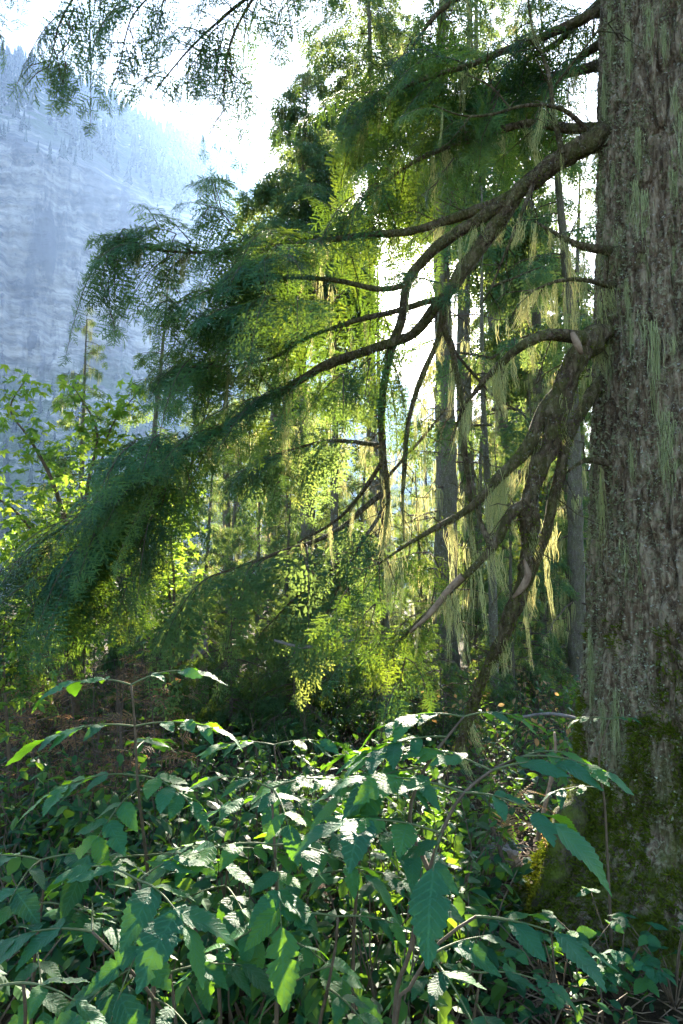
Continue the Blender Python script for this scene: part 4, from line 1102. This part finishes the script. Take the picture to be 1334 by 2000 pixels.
# rock between log and trunk
bm_ = MB(); th, ph = np.meshgrid(np.linspace(0, 2 * np.pi, 18, endpoint=False), np.linspace(0, np.pi, 10))
r_ = .11 * (1 + .5 * (fbm(th * 1.2, ph * 1.5, 3) - .5)); Vr = np.stack([r_ * np.cos(th) * np.sin(ph) * 1.3, r_ * np.sin(th) * np.sin(ph), r_ * np.cos(ph) * .8], -1)
i = np.arange(9)[:, None] * 18 + np.arange(18)[None]; j = np.arange(9)[:, None] * 18 + (np.arange(18)[None] + 1) % 18
bm_.add(Vr.reshape(-1, 3), np.stack([i, i + 18, j + 18, j], -1).reshape(-1, 4))
pr = at(972, 1650, 4.2); pr[2] = float(gh(pr[0], pr[1])) + .05
tag(obj('rock', mk('rock', bm_, [M['greywood']], smooth=False), None, pr), 'small grey rock between the log and the mossy trunk', 'rock')

# golden dry ferns in the patch of sun
def fern(base, rows, label, mat):
    e = empty('dry_fern', base, label, 'fern')
    for row in rows:
        W = smoothpath(wpath([(a, b_, c_, .003) for a, b_, c_ in row]), .02); mb = MB(); P_l = W[:, :3]; T_ = tangents(P_l)
        tube(mb, P_l - base, .003, 4, 0)
        for q in range(3, len(P_l)):
            for sg in (-1, 1):
                lat = unit(np.cross(T_[q], ZV)) * sg; L = .075 * (1 - q / len(P_l)) + .015
                d = unit(lat + T_[q] * .7 - ZV * .25); s_ = T_[q] * .005
                p = P_l[q] - base; mb.add(np.array([p - s_, p + s_, p + d * L]), [(0, 1, 2)], 0, (0, 0, ru.random()))
        obj('frond', mk('frond', mb, [mat], smooth=False), e)
fm = leafmat('fern_dry', (.28, .20, .10), (.45, .31, .13), .45, .7, .2)
fb = at(985, 1640, 3.7); fb[2] = float(gh(fb[0], fb[1]))
fern(fb, [[(985, 1650, 3.7), (1000, 1590, 3.6), (1040, 1570, 3.6), (1085, 1590, 3.6)], [(985, 1650, 3.7), (990, 1610, 3.7), (1030, 1605, 3.7), (1075, 1635, 3.7)],
          [(985, 1650, 3.7), (1000, 1570, 3.9), (1030, 1545, 3.9), (1070, 1555, 4.0)], [(985, 1650, 3.7), (980, 1590, 3.8), (1005, 1560, 3.8), (1040, 1530, 3.9)],
          [(985, 1650, 3.7), (1010, 1620, 3.6), (1050, 1615, 3.5), (1070, 1660, 3.5)]], 'golden dry fern in the patch of sun beside the mossy trunk foot', fm)
fb = at(1040, 1350, 8.5); fb[2] = float(gh(fb[0], fb[1]))
print('before elder tris', TRIS)

# ------------------------------------------------------------------ elder shrubs in the foreground
re_ = np.random.default_rng(17)
def leaflet_mesh(seed, holes=0):
    rg = np.random.default_rng(seed); k = 25; s = np.linspace(0, 1, k)
    wv = .25 * np.sin(np.pi * np.clip(s, 0, 1) ** .82) ** .9 * (1 - .12 * s); wv[0] = .012; wv[-1] = .0
    arch = rg.uniform(.10, .32); fold = rg.uniform(.05, .38); side = rg.normal(0, .05); tw = rg.normal(0, .25)
    bites = {(int(rg.integers(5, 21)), int(rg.choice((-1, 1)))): rg.uniform(.35, .75) for _ in range(holes)}
    V = []; S = []
    for i_, (a, b_) in enumerate(zip(s, wv)):
        z = -arch * a * a * 1.1 + .02 * math.sin(a * 9 + seed); yc = side * a * a
        jl = 1.08 if i_ % 2 else .93
        for q in (-1, -.5, 0, .5, 1):
            f = abs(q); wq = b_ * (jl if f == 1 else 1) * rg.uniform(.96, 1.04) * (bites.get((i_, int(np.sign(q))), 1.) if f > .4 else 1.)
            zz_ = z + fold * b_ * f * (1.2 - .55 * f) + tw * q * b_ * a * .6 + rg.normal(0, .005) * f + .011 * f * math.sin(a * 31 - f * 4 + seed) * (1 - a * .5)
            V.append((a + (.018 if (f == 1 and i_ % 2) else 0) - (.05 * f * (1 - a)), yc + q * wq, zz_)); S.append((a, q * b_ / .25, rg.random() * .2))
    F = []
    for i_ in range(k - 1):
        for c0 in range(4):
            F.append((i_ * 5 + c0, i_ * 5 + c0 + 1, i_ * 5 + c0 + 6, i_ * 5 + c0 + 5))
    mb = MB(); mb.add(V, F, 0, np.array(S)); return mk('leaflet', mb, [M['elder']])
LF = [leaflet_mesh(500 + k, (0, 1, 3, 0, 4, 0, 2)[k % 7]) for k in range(10)]
def basis(x, z):
    x = unit(x); z = unit(z - x * np.dot(z, x)); return np.stack([x, np.cross(z, x), z], 1)
def elder_leaf(e, base, p, az, elev, L, ll, n=3, sag=.5, roll=0.):
    """pinnate leaf: rachis with leaflet pairs and one at the tip"""
    d = np.array([math.cos(az), math.sin(az), 0]); s = np.linspace(0, 1, 12)[:, None]
    path = p + d * L * s * math.cos(elev) + ZV * (L * math.sin(elev) * s - .62 * sag * L * s ** 2)
    mb = MB(); tube(mb, path - base, np.linspace(.0035, .0015, 12), 5, 0)
    lf = obj('leaf', mk('leaf', mb, [M['stalk']]), e)
    T = tangents(path); lat = np.array([-math.sin(az), math.cos(az), 0])
    nrm0 = unit(np.cross(T[6], lat)); nrm0 = nrm0 if nrm0[2] > 0 else -nrm0
    nrm0 = unit(nrm0 + lat * roll)
    spots = [(int(round(q)), sg) for q in np.linspace(4, 9.4, n) for sg in (-1, 1)] + [(11, 0)]
    for q, sg in spots:
        if re_.random() < .05: continue
        if sg: x = T[q] * re_.uniform(.45, .8) + lat * sg * re_.uniform(.7, 1.) - ZV * re_.uniform(-.05, .22)
        else: x = T[q] - ZV * .1
        z = nrm0 + lat * sg * re_.uniform(-.15, .35) + re_.normal(0, .14, 3)
        sz = 1.02 * ll * re_.uniform(.68, 1.12) * (1.1 if sg == 0 else 1) * (.85 if q < 5 else 1)
        o = obj('leaflet', LF[re_.integers(0, len(LF))], lf)
        Bm = basis(x, z)
        o.matrix_basis = Matrix.Translation(path[q] - base) @ Matrix(Bm.tolist()).to_4x4() @ Matrix.Diagonal((sz, sz * re_.uniform(.85, 1.1), sz, 1))
def elder(stems, leaves, label, extra=0):
    """stems: list of photo polylines (px,py,d), first one from the ground; leaves: (stem index, t, azimuth deg (0 = photo right, 90 = away), elevation deg, length, leaflet length, pairs, sag)"""
    p0 = at(*stems[0][0]); base = np.array([p0[0], p0[1], float(gh(p0[0], p0[1]))])
    e = empty('elder_shrub', base, label, 'shrub')
    SP = []
    for k, st in enumerate(stems):
        pts = P3(*st)
        if k == 0 or st[0][1] > 1900: pts = np.vstack([[pts[0][0], pts[0][1], float(gh(pts[0][0], pts[0][1])) - .03], pts])
        W = smoothpath(pts, .04); mb = MB(); tube(mb, W - base, np.linspace(.0085 if k == 0 else .007, .0035, len(W)), 7, 0, 0, .15, k)
        obj('stem', mk('stem', mb, [M['stem']]), e); SP.append(W)
    for (k, t_, az, el, L, ll, n, sag) in leaves:
        W = SP[k]; q = int(np.clip(t_, 0, 1) * (len(W) - 1))
        elder_leaf(e, base, W[q], R(az), R(el), L, ll, n, sag, re_.normal(0, .12))
    return e

elder([[(300, 1900, 2.3), (288, 1700, 2.3), (270, 1540, 2.3), (262, 1400, 2.3), (256, 1338, 2.3)]],
      [(0, 1., 172, 18, .26, .135, 2, .55), (0, 1., 12, 30, .22, .13, 2, .5), (0, .93, 185, 10, .28, .13, 3, .45), (0, .93, -5, 14, .28, .13, 3, .4),
       (0, .80, 200, 14, .28, .13, 3, .6), (0, .80, -35, 8, .26, .14, 3, .5), (0, .78, 250, -5, .24, .15, 3, .8), (0, .62, 190, 5, .24, .12, 2, .5), (0, .62, -10, 12, .28, .12, 3, .4),
       (0, .86, 90, 10, .25, .12, 3, .4)], 'tallest elder shrub at left, its top leaves spread before the dry brush')
elder([[(540, 1960, 2.1), (542, 1800, 2.1), (536, 1650, 2.1), (530, 1540, 2.15)]],
      [(0, 1., 150, 15, .24, .12, 2, .4), (0, 1., 15, 20, .24, .12, 3, .5), (0, 1., -70, 10, .2, .12, 2, .7), (0, .86, 190, 12, .3, .14, 3, .5), (0, .86, -20, 10, .3, .15, 3, .55),
       (0, .80, -80, 5, .24, .15, 3, .8), (0, .80, 90, 15, .26, .13, 3, .4), (0, .66, 215, 5, .28, .14, 3, .6), (0, .62, -30, 0, .28, .14, 3, .6)], 'elder shrub in the centre with a wheel of pale shining leaves')
elder([[(770, 1990, 1.75), (800, 1860, 1.75), (838, 1700, 1.75), (890, 1570, 1.8), (960, 1505, 1.9), (1020, 1478, 2.0)], [(838, 1700, 1.75), (800, 1600, 1.9), (830, 1500, 2.0), (905, 1400, 2.1)]],
      [(0, .76, -105, 8, .17, .19, 1, .5), (0, .76, 195, 25, .28, .17, 3, .4), (0, .84, 170, 18, .28, .16, 3, .35), (0, .84, -30, 10, .24, .15, 2, .6), (0, .94, 10, 16, .24, .14, 2, .4), (0, 1., 30, 10, .2, .13, 2, .4),
       (0, 1., -20, 12, .22, .13, 2, .5), (0, .94, 150, 20, .24, .14, 3, .3), (1, 1., 175, 12, .24, .12, 3, .5), (1, 1., 10, 15, .2, .11, 2, .5), (1, .85, 195, 8, .26, .13, 3, .5), (1, .7, 160, 12, .26, .14, 3, .4), (1, .6, 200, 5, .26, .15, 3, .5)],
      'nearest elder shrub, right of centre, with a large serrated leaf hanging in front')
elder([[(770, 2020, 1.6), (800, 1930, 1.6), (860, 1840, 1.6), (930, 1790, 1.6)]],
      [(0, 1., -15, 5, .22, .15, 2, .35), (0, .9, -70, 5, .2, .16, 1, .5), (0, .9, 30, 12, .2, .13, 2, .35), (0, .72, 190, 5, .2, .13, 2, .5)],
      'low elder shrub with insect-bitten leaves spreading towards the mossy trunk foot')
elder([[(345, 2060, 1.8), (300, 1950, 1.8), (230, 1870, 1.8), (180, 1820, 1.8)], [(345, 2060, 1.8), (330, 1900, 1.85), (290, 1790, 1.85), (270, 1720, 1.85)]],
      [(1, 1., -45, 12, .24, .18, 2, .6), (1, 1., 150, 15, .24, .15, 2, .5), (1, 1., 60, 15, .22, .13, 3, .4), (1, .9, -100, 0, .22, .16, 2, .8), (0, 1., 180, 12, .24, .14, 3, .5), (0, 1., 110, 15, .22, .13, 2, .4), (0, .85, 240, 5, .2, .14, 2, .6),
       (0, .75, -40, 10, .2, .13, 2, .6), (1, .75, 20, 10, .25, .14, 3, .5)], 'elder shrub at lower left with one broad leaf drooping over forked stems')
elder([[(60, 1990, 2.1), (70, 1850, 2.1), (85, 1740, 2.1), (80, 1680, 2.1)]],
      [(0, 1., 180, 15, .22, .13, 3, .4), (0, 1., 10, 15, .24, .13, 3, .5), (0, 1., -90, 10, .2, .13, 2, .6), (0, .85, 200, 8, .2, .13, 2, .5), (0, .85, -20, 10, .24, .13, 3, .5), (0, .7, -60, 0, .22, .13, 2, .6)], 'elder shrub at the left edge with yellow-lit leaf tips')
elder([[(45, 2060, 1.5), (50, 1980, 1.5), (45, 1920, 1.5)]],
      [(0, 1., -20, 10, .15, .12, 1, .4), (0, 1., 200, 10, .15, .12, 1, .5), (0, .8, -80, 0, .14, .12, 1, .5)], 'few rounded elder leaves in the bottom left corner')
elder([[(545, 1750, 3.0), (548, 1600, 3.0), (540, 1500, 3.0), (535, 1455, 3.0)]],
      [(0, 1., 175, 12, .26, .13, 3, .4), (0, 1., 5, 15, .26, .13, 3, .4), (0, .8, 190, 8, .26, .13, 3, .5), (0, .8, -20, 8, .26, .13, 3, .5), (0, .9, -90, 5, .22, .13, 2, .5)], 'elder shrub behind the shining centre one, in front of dark saplings')
elder([[(690, 1850, 2.4), (700, 1700, 2.4), (705, 1600, 2.4), (700, 1530, 2.4)]],
      [(0, 1., 175, 14, .26, .14, 3, .4), (0, 1., 0, 12, .26, .14, 3, .4), (0, .86, 215, 8, .26, .14, 3, .5), (0, .86, -35, 8, .26, .14, 3, .5), (0, .72, 180, 4, .26, .14, 3, .5), (0, .72, -10, 4, .26, .14, 3, .5)], 'elder shrub filling the gap between the centre one and the hanging leaf')
elder([[(430, 1990, 2.3), (425, 1860, 2.3), (440, 1730, 2.3), (450, 1660, 2.3)]],
      [(0, 1., 170, 12, .24, .13, 3, .5), (0, 1., -5, 12, .24, .13, 3, .5), (0, .85, 210, 5, .24, .13, 3, .5), (0, .85, -60, 5, .24, .13, 3, .6), (0, .7, 10, 5, .24, .13, 3, .5)], 'elder shrub between the tallest one and the shining centre one')
elder([[(620, 2050, 1.9), (640, 1930, 1.9), (655, 1850, 1.9), (660, 1790, 1.9)]],
      [(0, 1., 170, 8, .18, .09, 3, .4), (0, 1., -5, 8, .18, .09, 3, .4), (0, .85, 210, 5, .16, .09, 2, .4), (0, .8, -50, 5, .16, .09, 2, .4)], 'shaded low elder shrub at the bottom centre')
elder([[(920, 2060, 2.0), (930, 1960, 2.0), (940, 1900, 2.0)]],
      [(0, 1., 175, 8, .2, .11, 2, .5), (0, 1., 0, 8, .2, .11, 2, .5), (0, .85, -80, 5, .18, .11, 2, .5)], 'shaded small elder shrub at bottom, right of the forked stem')
elder([[(1185, 1640, 3.1), (1180, 1560, 3.1), (1170, 1480, 3.1), (1190, 1405, 3.1)]],
      [(0, 1., 170, 15, .12, .07, 2, .4), (0, 1., 10, 15, .12, .07, 2, .4), (0, .75, 178, 10, .22, .11, 2, .4)], 'thin elder shoot with curled tip leaves in front of the big trunk')

# bramble with bright leaves in the lower right corner
def bramble(px, py, d, label, seed, n=16, size=.07):
    rg = np.random.default_rng(seed); p0 = at(px, py, d); base = np.array([p0[0], p0[1], float(gh(p0[0], p0[1]))])
    e = empty('bramble', base, label, 'shrub')
    for k in range(n):
        a = rg.uniform(0, 6.28); tip = np.array([math.cos(a) * rg.uniform(.05, .28), math.sin(a) * rg.uniform(.05, .22), rg.uniform(.12, .36)])
        mb = MB(); tube(mb, np.stack([np.zeros(3), tip * .5 + [0, 0, .05], tip]), [.004, .003, .002], 5, 0); st = obj('stem', mk('stem', mb, [M['stem']]), e)
        for q in (-70, 0, 70):
            az = a + R(q); o = obj('leaf', LF[rg.integers(0, len(LF))], st); sz = size * rg.uniform(.75, 1.15)
            Bm = basis(np.array([math.cos(az), math.sin(az), rg.uniform(-.35, .1)]), ZV + rg.normal(0, .25, 3) - np.array([0, .25, 0]))
            o.matrix_basis = Matrix.Translation(tip) @ Matrix(Bm.tolist()).to_4x4() @ Matrix.Diagonal((sz, sz * 1.25, sz, 1))
bramble(1215, 2000, 2.75, 'bramble with bright three-part leaves in the bottom right corner', 1, 22)
bramble(1090, 1990, 2.7, 'shaded bramble leaves left of the bright corner bramble', 2, 14)
bramble(1320, 2010, 2.7, 'bramble leaves cut by the right edge under the mossy trunk foot', 3, 12)
bramble(955, 1735, 3.7, 'small bramble seedlings growing beside the scaly log', 4, 10, .055)

# ================================================================== HAZE
bpy.context.view_layer.update()
allz = max((o.matrix_world @ Vector(c))[2] for o in sc.objects if o.type == 'MESH' for c in o.bound_box) + 1.
print('haze top', allz)
mb = MB(); x0, x1, y0, y1, z0, z1 = -1400, 1400, -60, 1450, -4., allz
mb.add([(x0, y0, z0), (x1, y0, z0), (x1, y1, z0), (x0, y1, z0), (x0, y0, z1), (x1, y0, z1), (x1, y1, z1), (x0, y1, z1)],
       [(0, 3, 2, 1), (4, 5, 6, 7), (0, 1, 5, 4), (1, 2, 6, 5), (2, 3, 7, 6), (3, 0, 4, 7)])
m, t, o_ = newmat('haze')
pv = t.nodes.new('ShaderNodeVolumePrincipled'); pv.inputs['Color'].default_value = (.36, .57, 1, 1)
pv.inputs['Density'].default_value = HAZE_DENSITY; pv.inputs['Anisotropy'].default_value = .55
t.links.new(pv.outputs[0], o_.inputs['Volume'])
tag(obj('haze', mk('haze', mb, [m], smooth=False)), 'thin bluish morning haze filling the valley', kind='stuff')
print('total tris', TRIS, 'objects', len(sc.objects))
